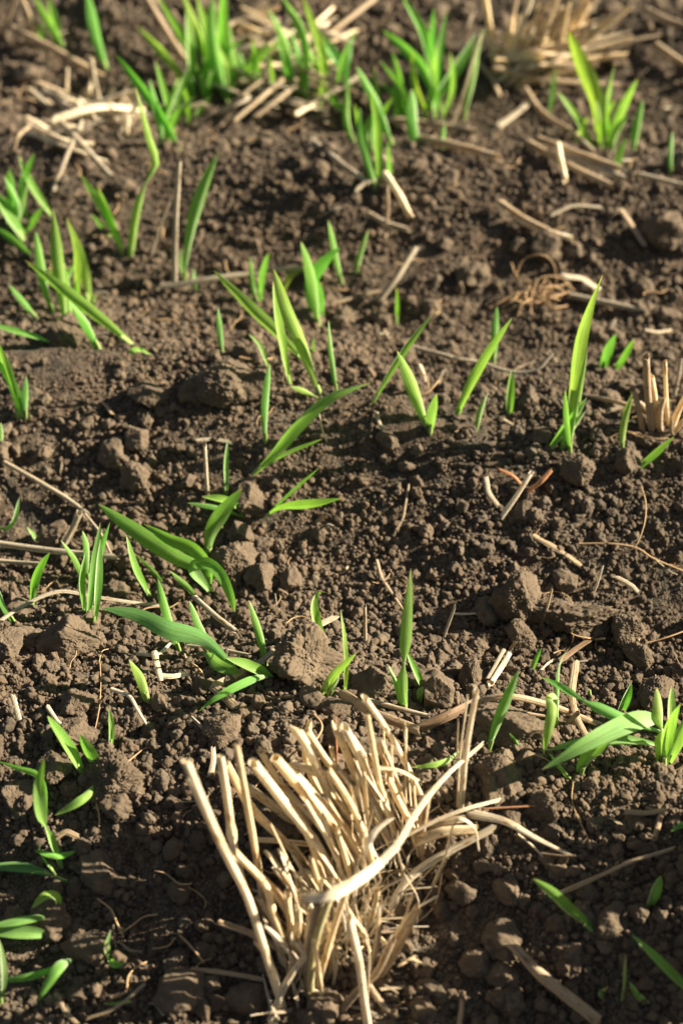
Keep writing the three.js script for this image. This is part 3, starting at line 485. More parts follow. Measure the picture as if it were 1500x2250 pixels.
// ---------------------------------------------------------------- the near straw clump
const CL = 2.027, cx = (a) => a.map((v, i) => v / CL + (i % 2 ? 1500 : 380));
{
  const foot = onGround(690, 2120, 0, ground), clump = new THREE.Group(); clump.position.copy(foot);
  const stalk = (w, a, xy, o = {}) => {
    let pts = o.lie ? lying(cx(xy), o.lie) : rising(cx(xy), a + 11, o.az ?? 0);
    if (!o.lie) pts[0].addScaledVector(pts[1].clone().sub(pts[0]).normalize(), -0.004);
    clump.add(mesh(local(strawGeo(pts, w / CL * 0.86, { n: 14, rag: 2.2, ...o }), foot), STRAW[o.m ?? 'gold'], o.nm ?? 'stubble_stalk'));
  };
  // cut stalks that still stand, foot to top
  stalk(46, -2, [490, 1450, 395, 1150, 330, 950, 230, 750, 140, 550, 66, 370], { m: 'pale', node: 0.62, rag: 3 });
  stalk(30, -6, [330, 960, 240, 790, 170, 640, 78, 450], { m: 'pale', rag: 4 });
  stalk(44, -4, [320, 930, 268, 710, 242, 520, 214, 345], { m: 'pale', node: 0.5 });
  stalk(40, -8, [400, 970, 362, 720, 322, 500, 288, 310], { rag: 4, node: 0.3 });
  stalk(46, -2, [600, 815, 480, 690, 350, 560, 250, 385], {});
  stalk(48, 0, [560, 640, 460, 560, 340, 470], {});
  stalk(54, -8, [718, 900, 650, 740, 530, 580, 368, 372], { m: 'pale', rag: 1.2 });
  stalk(34, -4, [610, 640, 520, 500, 452, 410, 395, 315], {});
  stalk(60, -5, [860, 815, 760, 690, 620, 530, 462, 345], { rag: 1.2 });
  stalk(56, -3, [880, 790, 770, 650, 640, 520, 560, 430], {});
  stalk(52, -4, [770, 660, 690, 490, 605, 300, 566, 235], { rag: 3.5, m: 'pale' });
  stalk(40, 0, [660, 500, 620, 420, 590, 330, 600, 215], { rag: 3 });
  stalk(48, 5, [640, 400, 600, 385, 548, 368], { lie: [22, 22, 20] });
  stalk(40, -2, [845, 630, 760, 450, 670, 330, 610, 235], {});
  stalk(22, 0, [735, 400, 728, 290, 722, 160], { m: 'rust', flat: 0.4 });
  stalk(24, 0, [730, 330, 735, 240, 745, 165], { m: 'rust', flat: 0.3, taper: 0.5 });
  stalk(40, -2, [905, 640, 830, 450, 738, 232], {});
  stalk(46, -2, [950, 640, 865, 410, 772, 215], { m: 'pale' });
  stalk(34, 0, [1010, 740, 930, 490, 895, 320, 868, 165], { rag: 3 });
  stalk(32, -6, [1100, 500, 1020, 330, 945, 200, 866, 85], { rag: 3.5, m: 'pale' });
  stalk(26, 0, [948, 500, 942, 350, 936, 190], { flat: 0.5 });
  stalk(34, 2, [1020, 560, 960, 400, 918, 285], {});
  stalk(36, 0, [1060, 560, 1045, 380, 1030, 230], { flat: 0.3, taper: 0.5, m: 'pale' });
  stalk(34, 0, [900, 900, 860, 700, 780, 520, 700, 400], {});
  stalk(44, 2, [1118, 780, 1112, 640, 1130, 508], { m: 'dull', rag: 1 });
  stalk(40, 5, [1095, 760, 1060, 640, 1000, 520, 965, 440], {});
  stalk(30, 5, [1090, 680, 1080, 560, 1070, 440], { flat: 0.5 });
  stalk(42, 0, [535, 1240, 450, 1040, 410, 900, 290, 770], {});
  stalk(38, 0, [560, 1140, 470, 960, 380, 850, 275, 780], { node: 0.6 });
  stalk(40, 3, [590, 1120, 520, 980, 430, 900, 350, 830], { m: 'dull' });
  stalk(44, 0, [612, 1405, 618, 1250, 650, 1090, 690, 980], { m: 'green' });
  stalk(40, 0, [590, 1390, 600, 1270, 612, 1120, 640, 1000], { m: 'dull' });
  stalk(36, 0, [640, 1380, 690, 1180, 740, 1020, 770, 930], {});
  stalk(40, 20, [430, 1515, 520, 1310, 615, 1190, 700, 1090], { m: 'pale' });
  stalk(24, 0, [668, 1455, 655, 1320, 625, 1150], {});
  stalk(44, 0, [868, 1530, 850, 1420, 830, 1260, 788, 1070], { m: 'pale' });
  stalk(24, 5, [862, 1480, 874, 1210, 860, 1120, 800, 1050], { flat: 0.3, m: 'pale' });
  stalk(40, 10, [728, 1485, 830, 1365, 900, 1300, 970, 1160], { m: 'dull' });
  stalk(70, 8, [880, 1330, 960, 1240, 1010, 1150, 1075, 1030], { flat: 0.35, m: 'dull' });
  stalk(34, 20, [990, 1490, 930, 1430, 868, 1340], { m: 'dull' });
  stalk(38, 12, [540, 1240, 420, 1150, 330, 1110, 222, 1072], { m: 'dull', node: 0.6 });
  for (let i = 0, Q = rng(52); i < 40; i++) { // lower stalks of the clump
    const bx = rr(470, 900, Q), by = rr(1160, 1470, Q) - (bx - 530) * 0.25, L = rr(150, 330, Q), an = -1.57 + rr(-0.75, 0.6, Q);
    stalk(rr(14, 40, Q), rr(-8, 24, Q), [bx, by, bx + Math.cos(an) * L * 0.5, by + Math.sin(an) * L * 0.5, bx + Math.cos(an - 0.1) * L, by + Math.sin(an - 0.1) * L], { m: ['pale', 'gold', 'gold', 'dull', 'white'][i % 5], flat: i % 3 ? 1 : 0.45, rag: 2.5 });
  }
  for (let i = 0, Q = rng(53); i < 30; i++) { // slim stalks in the upper fan
    const bx = rr(760, 1110, Q), by = rr(600, 830, Q), dx = rr(-170, 10, Q), dy = -rr(220, 420, Q);
    stalk(rr(14, 30, Q), rr(-6, 18, Q), [bx, by, bx + dx * 0.45, by + dy * 0.5, bx + dx, by + dy], { m: ['gold', 'pale', 'gold'][i % 3], flat: i % 2 ? 1 : 0.5, rag: 3, sides: 8 });
  }
  for (let i = 0, Q = rng(54); i < 44; i++) { // more cut stalks, all raked the same way by the harvester
    const t = Q(), bx = 560 + 480 * t + rr(-60, 60, Q), by = 1130 - 440 * t + rr(-70, 90, Q), L = rr(230, 440, Q), an = -1.57 - rr(0.12, 0.62, Q);
    stalk(rr(14, 40, Q), rr(-8, 16, Q), [bx, by, bx + Math.cos(an) * L * 0.5, by + Math.sin(an) * L * 0.5, bx + Math.cos(an - 0.05) * L, by + Math.sin(an - 0.05) * L], { m: ['gold', 'pale', 'pale', 'gold', 'white'][i % 5], flat: [1, 0.35, 0.6][i % 3], rag: 3.5, sides: 8, node: i % 4 ? 0 : rr(0.3, 0.8, Q) });
  }
  // leaf sheaths and bent straws of the clump
  stalk(62, 0, [600, 960, 690, 950, 850, 862, 985, 740], { lie: [56, 62, 54, 36], flat: 0.14, m: 'white', taper: 0.7, nm: 'dry_leaf_sheath' });
  stalk(40, 0, [860, 850, 985, 740, 1075, 590, 1200, 430, 1362, 285], { lie: [46, 44, 37, 27, 16], flat: 0.4, m: 'pale', taper: 0.5, rag: 3, nm: 'dry_leaf_sheath' });
  stalk(72, 0, [850, 790, 866, 715, 895, 665, 960, 612], { lie: [36, 44, 42, 34], flat: 0.14, m: 'white', taper: 0.7, nm: 'dry_leaf_sheath' });
  stalk(70, -6, [740, 1060, 690, 1010, 640, 960, 600, 945], { flat: 0.14, face: 25, m: 'pale', taper: 0.8, nm: 'dry_leaf_sheath' });
  stalk(42, 30, [965, 1060, 1005, 930, 1100, 830, 1230, 750, 1398, 662], { m: 'pale', flat: 0.7 });
  stalk(26, 0, [1142, 925, 1205, 790, 1268, 605, 1340, 645, 1358, 735], { flat: 0.4, m: 'pale', n: 24 });
  stalk(54, 40, [1130, 690, 1200, 665, 1320, 655], { lie: [8, 10, 10], m: 'gold' });
  stalk(46, 40, [1140, 640, 1180, 625, 1260, 612], { lie: [6, 9, 10], m: 'dull' });
  stalk(24, 30, [1000, 700, 1180, 610, 1310, 560, 1440, 525], { lie: [10, 12, 12, 8], m: 'pale', flat: 0.4 });
  stalk(22, 30, [900, 380, 1000, 390, 1100, 440], { lie: [25, 24, 18], m: 'gold', flat: 0.4 });
  stalk(30, 30, [380, 700, 480, 705, 600, 720], { lie: [10, 10, 9], m: 'gold' });
  stalk(50, 30, [590, 850, 660, 870, 760, 900], { lie: [6, 6, 5], m: 'pale' });
  // split fibres and shreds between the stalks
  const R = rng(881);
  for (let i = 0; i < 210; i++) {
    const t = R(), bx = 560 + 420 * t + rr(-130, 130, R), by = 1230 - 360 * t + rr(-190, 210, R), L = rr(70, 300, R), an = rr(-2.2, -0.5, R) + (R() < 0.25 ? rr(-1, 1, R) : 0), bend = rr(-0.5, 0.5, R);
    const xy = [bx, by, bx + Math.cos(an) * L * 0.5, by + Math.sin(an) * L * 0.5, bx + Math.cos(an + bend) * L, by + Math.sin(an + bend) * L];
    stalk(rr(7, 20, R), rr(-5, 35, R), xy, { flat: rr(0.15, 0.6, R), taper: rr(0.3, 0.9, R), m: ['gold', 'pale', 'white', 'gold', 'pale', 'dull'][i % 6], sides: 6, n: 7, nm: 'straw_shred' });
  }
  for (let i = 0; i < 40; i++) {
    const bx = rr(380, 1120, R), by = rr(560, 1480, R), an = rr(0, 3.14, R), L = rr(50, 190, R);
    if (bx < 900 - by * 0.35 || bx > 1350 - (by - 560) * 0.4) continue;
    stalk(rr(8, 22, R), 0, [bx, by, bx + Math.cos(an) * L, by + Math.sin(an) * L * 0.5], { lie: [rr(1, 4, R), rr(1, 7, R)], flat: rr(0.2, 0.6, R), m: ['gold', 'dull', 'pale', 'brown'][i % 4], sides: 6, n: 4, nm: 'straw_shred' });
  }
  // crown roots at the foot of the clump
  for (let i = 0; i < 8; i++) { const t = i / 7; stalk(rr(6, 14, R), 10, [400 + 40 * t, 1300 + 30 * i, 420 + 50 * t, 1380 + 20 * i, 450 + rr(-30, 40, R), 1460 + 10 * i], { lie: [2, 5, 3], flat: 0.5, m: 'pale', sides: 6, n: 5, nm: 'straw_shred' }); }
  tag(clump, 'stubble_clump', once('big pale golden clump of cut straw stubble nearest the viewer'), 'stubble', 'stubble clumps of the old crop');
}
// ---------------------------------------------------------------- the other stubble clumps
function clumpOf(label, stalks, mats, extra) {
  const foot = onGround(stalks[0][1][0], stalks[0][1][1], 0, ground), g = new THREE.Group(); g.position.copy(foot);
  stalks.forEach(([w, xy, o = {}], i) => {
    const pts = o.lie ? lying(xy, o.lie) : rising(xy, o.a ?? 0);
    if (!o.lie) pts[0].addScaledVector(pts[1].clone().sub(pts[0]).normalize(), -0.004);
    g.add(mesh(local(strawGeo(pts, w * 0.72, { n: 9, ...o }), foot), STRAW[o.m ?? mats[i % mats.length]], 'stubble_stalk'));
  });
  return tag(g, 'stubble_clump', once(label), 'stubble', 'stubble clumps of the old crop');
}
{
  const R = rng(55), far = [];
  const add = (w, ...xy) => far.push([w, xy, { a: rr(-5, 20, R), flat: R() < 0.3 ? 0.4 : 1 }]);
  add(20, 1090, 160, 1075, 60, 1062, -30); add(20, 1130, 175, 1260, 110, 1378, 18); add(22, 1120, 150, 1240, 80, 1330, 40); add(18, 1110, 160, 1150, 40, 1180, -40);
  add(18, 1150, 165, 1230, 60, 1300, -20); add(20, 1080, 120, 1130, 85, 1180, 50); add(16, 1150, 160, 1200, 90, 1290, 10);
  for (let i = 0; i < 44; i++) { const bx = rr(1085, 1230, R), by = rr(110, 190, R), an = rr(-1.5, -0.1, R), L = rr(90, 250, R); add(rr(10, 22, R), bx, by, bx + Math.cos(an) * L * 0.5, by + Math.sin(an) * L * 0.45, bx + Math.cos(an) * L, by + Math.sin(an) * L * 0.8); }
  for (let i = 0; i < 14; i++) { const bx = rr(1080, 1200, R), by = rr(60, 150, R), L = rr(80, 190, R), an = rr(-0.35, 0.2, R); far.push([rr(12, 22, R), [bx, by, bx + L * 0.5, by + an * L * 0.5, bx + L, by + an * L], { lie: [rr(4, 16, R), rr(8, 22, R), rr(6, 20, R)] }]); }
  clumpOf('large golden brown stubble clump at the far end beyond the leafy tuft', far, ['gold', 'gold', 'dull', 'pale', 'gold']);

  const left = [[26, [128, 262, 210, 238, 305, 242], { lie: [9, 13, 9] }], [18, [230, 262, 212, 200, 200, 130], {}]];
  for (let i = 0; i < 42; i++) { const bx = rr(110, 320, R), by = rr(225, 300, R), an = rr(-2.9, -0.2, R), L = rr(50, 150, R); left.push([rr(9, 19, R), [bx, by, bx + Math.cos(an) * L * 0.5, by + Math.sin(an) * L * 0.35, bx + Math.cos(an) * L, by + Math.sin(an) * L * 0.6], { a: rr(0, 40, R), flat: R() < 0.4 ? 0.4 : 1 }]); }
  for (let i = 0; i < 12; i++) { const bx = rr(60, 240, R), by = rr(190, 330, R), L = rr(60, 150, R), an = rr(-0.2, 0.5, R); left.push([rr(9, 18, R), [bx, by, bx + L * 0.5, by + an * L * 0.5, bx + L, by + an * L], { lie: [rr(1, 6, R), rr(3, 9, R), rr(2, 7, R)] }]); }
  clumpOf('collapsed pale stubble clump beside the long leaf of the far tuft', left, ['pale', 'grey', 'dull', 'pale']);

  const heap = [[20, [560, 120, 610, 85, 690, 60], { lie: [8, 14, 10] }]];
  for (let i = 0; i < 55; i++) { const bx = rr(520, 720, R), by = rr(40, 230, R), L = rr(60, 170, R), an = rr(-0.9, 0.5, R); heap.push([rr(9, 19, R), [bx - L / 2, by - an * L / 2, bx, by, bx + L / 2, by + an * L / 2], { lie: [rr(1, 12, R), rr(4, 20, R), rr(1, 14, R)], flat: R() < 0.4 ? 0.4 : 1 }]); }
  heap.push([13, [570, 235, 578, 180, 590, 120], { m: 'pale' }], [12, [345, 5, 330, -20, 320, -40], {}]);
  clumpOf('tangled pale straw heap behind the far crowded shoot', heap, ['pale', 'dull', 'gold', 'grey']);

  clumpOf('small stub of cut stalks at the edge of the lit ridge', [
    [22, [1430, 945, 1422, 870, 1418, 790]], [22, [1465, 935, 1462, 870, 1460, 800], { flat: 0.6 }], [20, [1410, 945, 1400, 890, 1390, 860]], [18, [1450, 945, 1450, 900, 1455, 880]], [20, [1475, 940, 1495, 890, 1520, 850]], [16, [1400, 900, 1360, 885, 1290, 870], { lie: [6, 6, 3] }],
    [14, [1420, 920, 1405, 885, 1385, 882], {}], [16, [1480, 950, 1500, 925, 1530, 900], {}], [12, [1480, 870, 1490, 820, 1495, 790], { m: 'grey' }], [14, [1330, 905, 1380, 890, 1420, 890], { lie: [2, 4, 4], m: 'grey' }], [18, [1440, 940, 1438, 880, 1430, 830]]], ['dull', 'gold', 'dull']);
}
// two more clumps of the same row stand just outside the view; their shade falls across the near soil
function outside(label, x, z, n, seed, tall) {
  const R = rng(seed), g = new THREE.Group(), y = ground(x, z); g.position.set(x, y, z);
  for (let i = 0; i < n; i++) {
    const a = rr(0, 6.28, R), q = rr(0.002, 0.028, R), lean = rr(0.1, 0.6, R), L = rr(0.55, 1, R) * tall, b = new THREE.Vector3(Math.cos(a) * q, -0.004, Math.sin(a) * q), c = b.clone().add(new THREE.Vector3(Math.cos(a) * lean * L * 0.5, L * 0.5, Math.sin(a) * lean * L * 0.5)), t = b.clone().add(new THREE.Vector3(Math.cos(a + 0.3) * lean * L, L * 0.95, Math.sin(a + 0.3) * lean * L));
    g.add(mesh(strawGeo([b, c, t], rr(2, 4, R) * 0.001 / toPx(b), { n: 8, rag: 2, flat: R() < 0.25 ? 0.35 : 1 }), STRAW[['gold', 'pale', 'dull'][i % 3]], 'stubble_stalk'));
  }
  return tag(g, 'stubble_clump', once(label), 'stubble', 'stubble clumps of the old crop');
}
outside('stubble clump just past the right edge, shading the near soil', 0.165, 0.100, 70, 71, 0.050);
outside('stubble clump past the near right corner, shading the bottom edge', 0.135, 0.160, 70, 72, 0.052);
// ---------------------------------------------------------------- loose straws
straw('long pale straw lying level at the edge of the furrow', 17, 'grey', [-30, 1188, 0, 1194, 120, 1211, 246, 1222], { h: [6, 6, 7, 9] });
straw('short grey straw just under the long pale level one', 12, 'grey', [-20, 1230, 40, 1236, 88, 1239], { h: 3 });
straw('kinked thin straw running past the six-leaf tuft', 13, 'grey', [-10, 1372, 45, 1335, 130, 1300, 200, 1310, 300, 1325, 352, 1330], { h: [1, 5, 9, 8, 6, 4], flat: 0.6, n: 24 });
straw('stiff pale straw pointing down from the twisted narrow leaf', 15, 'grey', [430, 1314, 470, 1350, 511, 1382], { h: [14, 11, 7] });
straw('slanted straw stub crossing the end of a thin grey stalk', 18, 'grey', [172, 1132, 160, 1162, 142, 1196], { h: [14, 8, 3] });
straw('thin grey stalk slanting down to the crossed broad leaves', 13, 'grey', [14, 1018, 80, 1055, 150, 1097, 190, 1127], { h: 4 });
straw('very thin straw bridging to the six-leaf tuft', 7, 'grey', [188, 1130, 220, 1170, 246, 1220], { h: [8, 8, 8] });
straw('long grey straw lying before the small forked shoot', 16, 'grey', [360, 630, 470, 612, 560, 600, 645, 588], { h: [3, 6, 8, 9] });
straw('tall straight grey stalk standing near the tall paddle leaf', 16, 'grey', [383, 618, 386, 490, 393, 362], { up: 5 });
straw('leaning dry grey ribbon beside the tall grey stalk', 17, 'grey', [334, 556, 352, 500, 372, 448], { up: 10, flat: 0.35 });
straw('slanting grey straw behind the shaded hollow', 17, 'grey', [833, 658, 870, 612, 911, 548], { h: [3, 9, 12] });
straw('thin brown stem lying beside the slanting grey straw', 10, 'dull', [730, 668, 785, 652, 830, 640], { h: 2 });
straw('grey straw pointing at the tuft where three straws meet', 15, 'grey', [690, 312, 748, 358, 803, 398], { h: 4 });
straw('short straw hooked at the foot of the dark many-leaved tuft', 13, 'grey', [785, 415, 800, 404, 822, 396], { h: 4 });
straw('pale short straw slanting right from the dark many-leaved tuft', 18, 'pale', [853, 392, 875, 425, 896, 466], { h: 5 });
straw('thin upright weed stem near the many-leaved tuft', 9, 'dull', [845, 520, 852, 460, 850, 415], { up: 5 });
straw('small grey straw lying below the many-leaved tuft', 14, 'grey', [812, 470, 850, 490, 888, 502], { h: 3 });
straw('upper of two parallel straws on the far lit soil', 17, 'dull', [1103, 448, 1150, 480, 1190, 500], { h: 5 });
straw('lower and paler of two parallel straws on the far lit soil', 18, 'pale', [1140, 482, 1190, 505, 1247, 522], { h: 3 });
straw('thick pale straw lying in front of the broad dark blade', 23, 'dull', [930, 306, 1000, 320, 1083, 343], { h: 5 });
straw('second thick straw half behind the broad dark blade', 20, 'dull', [850, 262, 940, 272, 1040, 290], { h: 5 });
straw('short grey straw chip alone right of the dark blades', 22, 'grey', [1097, 274, 1120, 258, 1150, 235], { h: 3, flat: 0.4 });
straw('topmost of the parallel straws by the broad bright far leaf', 19, 'dull', [1190, 308, 1265, 335, 1352, 366], { h: 8 });
straw('middle of the parallel straws by the broad bright far leaf', 17, 'grey', [1245, 342, 1300, 362, 1358, 386], { h: 6 });
straw('lowest of the parallel straws by the broad bright far leaf', 19, 'dull', [1168, 318, 1250, 364, 1338, 406], { h: 4 });
straw('pale little straw across the parallel ones', 17, 'pale', [1226, 325, 1232, 355, 1240, 390], { h: 9 });
straw('long thin bent straw falling from the big golden clump', 14, 'dull', [1143, 178, 1190, 246, 1250, 285, 1300, 332], { h: 4 });
straw('long level straw running out of the big golden clump', 16, 'dull', [1090, 150, 1200, 176, 1345, 187], { h: [10, 8, 5] });
straw('hooked short straw below the big golden clump', 14, 'dull', [1048, 135, 1080, 170, 1095, 205], { h: 6, flat: 0.5 });
straw('pale leaning stalk between the fanning dark leaves', 15, 'pale', [984, 292, 1004, 245, 1052, 88], { up: 5, flat: 0.4 });
straw('grey straw dropping forward out of the collapsed clump', 17, 'grey', [138, 272, 185, 322, 234, 377], { h: [9, 6, 3] });
straw('thin stalk beside the one that drops from the collapsed clump', 12, 'grey', [120, 412, 148, 340, 178, 272], { h: [2, 6, 9] });
straw('short curved stalk at the edge below the collapsed clump', 12, 'dull', [28, 335, 40, 300, 62, 280], { h: [2, 8, 8] });
straw('brown straw slanting in the far corner', 21, 'dull', [46, 72, 130, 115, 222, 168], { h: [8, 8, 5] });
straw('thin far stalk leaning out of the top corner', 12, 'dull', [-5, 75, 18, 40, 40, -20], { h: [4, 20, 40] });
straw('second far stalk leaning at the top corner', 14, 'dull', [80, 90, 66, 40, 48, -5], { h: [2, 15, 25] });
straw('leaning brown stalk behind the far tall tuft', 18, 'dull', [405, 130, 360, 60, 315, -20], { h: [10, 14, 16] });
straw('pale straw at the top edge over lit soil', 14, 'dull', [700, 90, 760, 45, 820, 0], { h: 8 });
straw('far straw at the top edge right corner', 15, 'dull', [1430, 25, 1470, 45, 1520, 60], { h: 4 });
straw('second straw below the top right corner', 16, 'dull', [1445, 100, 1480, 125, 1520, 150], { h: 4 });
straw('grey straw end poking toward the far right edge', 15, 'grey', [1380, 380, 1430, 390, 1490, 405], { h: 3 });
straw('dull curved straw on the lit soil at far right', 13, 'grey', [1215, 470, 1260, 452, 1310, 455], { h: 3, flat: 0.5 });
straw('leaning chip of straw near the dark clod', 17, 'dull', [1365, 465, 1390, 500, 1410, 530], { h: 5, flat: 0.4 });
straw('pale straw lying right of the root tangle', 16, 'grey', [1258, 650, 1330, 665, 1402, 680], { h: 4 });
straw('small pale leaf scrap above the straw by the root tangle', 20, 'white', [1250, 608, 1278, 612, 1303, 628], { h: 3, flat: 0.2 });
straw('curved grey strip in the shaded hollow under the ridge', 13, 'grey', [990, 786, 1060, 798, 1130, 818, 1180, 812, 1206, 785], { h: [3, 4, 5, 8, 12], flat: 0.5, n: 20 });
straw('short pale straw left of the curved grey strip', 14, 'grey', [903, 763, 940, 772, 982, 783], { h: 3 });
straw('upright snapped stub beside the thin erect leaf', 19, 'grey', [457, 1085, 453, 1035, 450, 985], { up: 5, flat: 0.6 });
straw('white shred hanging by the thin low leaf of the arching leaf', 14, 'white', [717, 968, 708, 945, 702, 912], { up: 10, flat: 0.4, taper: 0.5 });
straw('pale frayed straw pointing down among crumbs with rusty bits', 15, 'white', [1108, 1126, 1130, 1095, 1162, 1045], { h: [3, 5, 7], flat: 0.5 });
straw('rusty curled husk beside the pale frayed straw', 22, 'rust', [1160, 1078, 1185, 1060, 1203, 1040], { h: [2, 7, 5], flat: 0.3 });
straw('thin rusty husk left of the pale frayed straw', 12, 'rust', [1102, 1035, 1125, 1045, 1142, 1062], { h: 3, flat: 0.4 });
straw('small grey stub left of the rusty husks', 17, 'grey', [1068, 1062, 1072, 1082, 1088, 1105], { h: 4, flat: 0.5 });
straw('flat brown straw lying on the lit slope', 19, 'dull', [1186, 1186, 1225, 1208, 1268, 1238], { h: 2.5, flat: 0.4 });
straw('bent brown twig curving down beside the tallest furrow leaf', 9, 'dull', [829, 1236, 838, 1268, 862, 1305, 886, 1340], { h: [5, 3, 3, 3], flat: 0.5, taper: 0.6 });
straw('thin twig trailing over the middle slope', 6, 'dull', [897, 1068, 890, 1110, 884, 1140, 868, 1168], { h: 2.5, flat: 0.7 });
straw('left of the cut pair of straws in the furrow', 13, 'grey', [1072, 1490, 1088, 1462, 1103, 1433], { h: 4 });
straw('right of the cut pair of straws in the furrow', 15, 'pale', [1080, 1498, 1098, 1470, 1117, 1438], { h: 4.5 });
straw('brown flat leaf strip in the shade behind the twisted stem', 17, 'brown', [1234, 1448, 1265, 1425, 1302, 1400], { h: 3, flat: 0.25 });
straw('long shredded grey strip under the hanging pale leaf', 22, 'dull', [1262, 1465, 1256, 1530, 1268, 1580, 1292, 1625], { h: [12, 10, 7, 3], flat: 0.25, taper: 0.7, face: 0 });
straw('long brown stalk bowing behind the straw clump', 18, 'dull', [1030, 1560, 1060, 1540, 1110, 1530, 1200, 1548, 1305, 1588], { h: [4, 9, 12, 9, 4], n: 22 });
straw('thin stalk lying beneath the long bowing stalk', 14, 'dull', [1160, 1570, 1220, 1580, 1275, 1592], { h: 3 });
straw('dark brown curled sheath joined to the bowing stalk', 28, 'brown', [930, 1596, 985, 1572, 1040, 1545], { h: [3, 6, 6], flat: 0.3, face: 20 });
straw('flat pale husk strip lying before the slim shoots', 28, 'dull', [765, 1532, 820, 1566, 907, 1600], { h: [4, 4, 4], flat: 0.25, face: 10 });
straw('dull straw half hidden behind the flat pale husk strip', 13, 'grey', [815, 1540, 870, 1555, 935, 1572], { h: 3 });
straw('broad shredded upright straw leaning behind the clump', 17, 'pale', [1012, 1772, 1022, 1660, 1044, 1528], { h: [4, 22, 40], flat: 0.35, face: 10, rag: 3 });
straw('slim upright straw next to the broad shredded one', 10, 'pale', [1004, 1765, 1010, 1660, 1026, 1535], { h: [4, 20, 38], flat: 0.5, rag: 3 });
straw('short upright shred left of the slim upright straw', 11, 'dull', [1004, 1660, 1004, 1625, 1006, 1588], { h: [10, 16, 22], flat: 0.4 });
straw('crumpled pale husk trailing right from the clump', 24, 'pale', [1046, 1790, 1110, 1805, 1170, 1838, 1238, 1872], { h: [8, 8, 6, 3], flat: 0.25, face: 0, taper: 0.35, rag: 3 });
straw('thin fibre under the crumpled pale husk', 6, 'pale', [1140, 1835, 1165, 1855, 1188, 1878], { h: 5, flat: 0.6 });
straw('long bent straw lying across the shaded soil at right', 14, 'dull', [1230, 1962, 1330, 1918, 1380, 1895, 1472, 1866], { h: [3, 7, 8, 8], taper: 0.7, flat: 0.6 });
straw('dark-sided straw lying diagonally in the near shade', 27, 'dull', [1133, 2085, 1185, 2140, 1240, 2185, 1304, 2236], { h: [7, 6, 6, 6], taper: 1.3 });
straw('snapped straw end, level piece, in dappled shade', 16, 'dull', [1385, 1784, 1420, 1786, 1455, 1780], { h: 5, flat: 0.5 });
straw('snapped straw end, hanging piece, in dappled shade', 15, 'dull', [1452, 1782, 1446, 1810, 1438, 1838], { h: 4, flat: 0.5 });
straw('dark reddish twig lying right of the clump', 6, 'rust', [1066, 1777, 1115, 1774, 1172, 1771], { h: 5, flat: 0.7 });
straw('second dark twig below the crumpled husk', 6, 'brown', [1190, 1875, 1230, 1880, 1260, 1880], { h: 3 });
straw('pale root-like husk on the near ridge below the plump leaf', 14, 'white', [250, 1516, 285, 1530, 300, 1555, 320, 1588], { h: [4, 6, 5, 3], flat: 0.5, taper: 0.5 });
straw('small white straw chip lying in the furrow by broad husks', 17, 'white', [340, 1436, 345, 1460, 352, 1488], { h: 6, flat: 0.3 });
straw('thin white straw crossing above the white chip', 9, 'white', [304, 1437, 345, 1438, 380, 1408], { h: [4, 5, 6] });
straw('pale level chip right of the white straw chip', 17, 'pale', [352, 1484, 378, 1486, 402, 1482], { h: 4, flat: 0.3 });
straw('broad brown husk flake under the two rounded leaves', 30, 'dull', [490, 1502, 520, 1488, 556, 1465], { h: 3, flat: 0.16, face: 10 });
straw('broad pale husk flake crossing the brown one', 27, 'dull', [462, 1502, 485, 1522, 510, 1546], { h: 4, flat: 0.16, face: -10 });
straw('grey straw from the large sunlit clod to the husk flakes', 18, 'grey', [556, 1466, 590, 1440, 624, 1410], { h: 5, flat: 0.35 });
straw('grey stub lying behind the large sunlit clod', 20, 'grey', [676, 1388, 700, 1374, 727, 1360], { h: 4, flat: 0.4 });
straw('thin straw lying left of the two rounded leaves', 11, 'grey', [420, 1420, 470, 1425, 540, 1438], { h: 3 });
straw('slim standing straw behind the slim shoots', 10, 'grey', [802, 1412, 802, 1380, 801, 1335], { up: 5 });
straw('short tan straw leaning on the shaded furrow wall', 15, 'grey', [975, 1398, 985, 1370, 996, 1340], { up: 20, flat: 0.5 });
straw('forked tan straw stub by the big slope clod', 11, 'dull', [1186, 1376, 1198, 1345, 1210, 1300], { up: 15, flat: 0.6 });
straw('tiny white straw lying level on the middle slope', 6, 'white', [995, 1348, 1018, 1349, 1042, 1348], { h: 3 });
straw('bright upright sliver on the lit slope', 12, 'white', [1304, 1300, 1312, 1280, 1320, 1252], { up: 15, flat: 0.5 });
straw('thin pale twig bent at the dim near corner', 10, 'dull', [197, 2236, 255, 2214, 314, 2166], { h: [3, 5, 8], flat: 0.7 });
straw('brown husk strip at the bottom edge of the shade', 13, 'dull', [128, 2190, 145, 2225, 165, 2245], { h: 3, flat: 0.4 });
straw('loose ragged straw lying left of the clump foot', 15, 'dull', [437, 2131, 500, 2138, 565, 2150], { h: 3, flat: 0.4, rag: 3 });
straw('grey flat straw standing beside the small curled shoot', 11, 'grey', [258, 2098, 252, 2060, 250, 2035], { up: 10, flat: 0.3 });
straw('short pale straw stub lying at the bottom edge', 14, 'dull', [1008, 2255, 1012, 2225, 1014, 2205], { h: 3, flat: 0.5 });
straw('flat straw flake beside the crumbly clod', 20, 'dull', [218, 1772, 232, 1760, 246, 1745], { h: 3, flat: 0.2 });
straw('pale flake in the lit crumbs left of the clump tops', 16, 'white', [465, 1692, 469, 1668, 468, 1650], { h: 4, flat: 0.25 });
straw('tiny dry bract fallen by the shaded tall shoot', 18, 'dull', [125, 1840, 145, 1828, 165, 1835], { h: 3, flat: 0.2 });
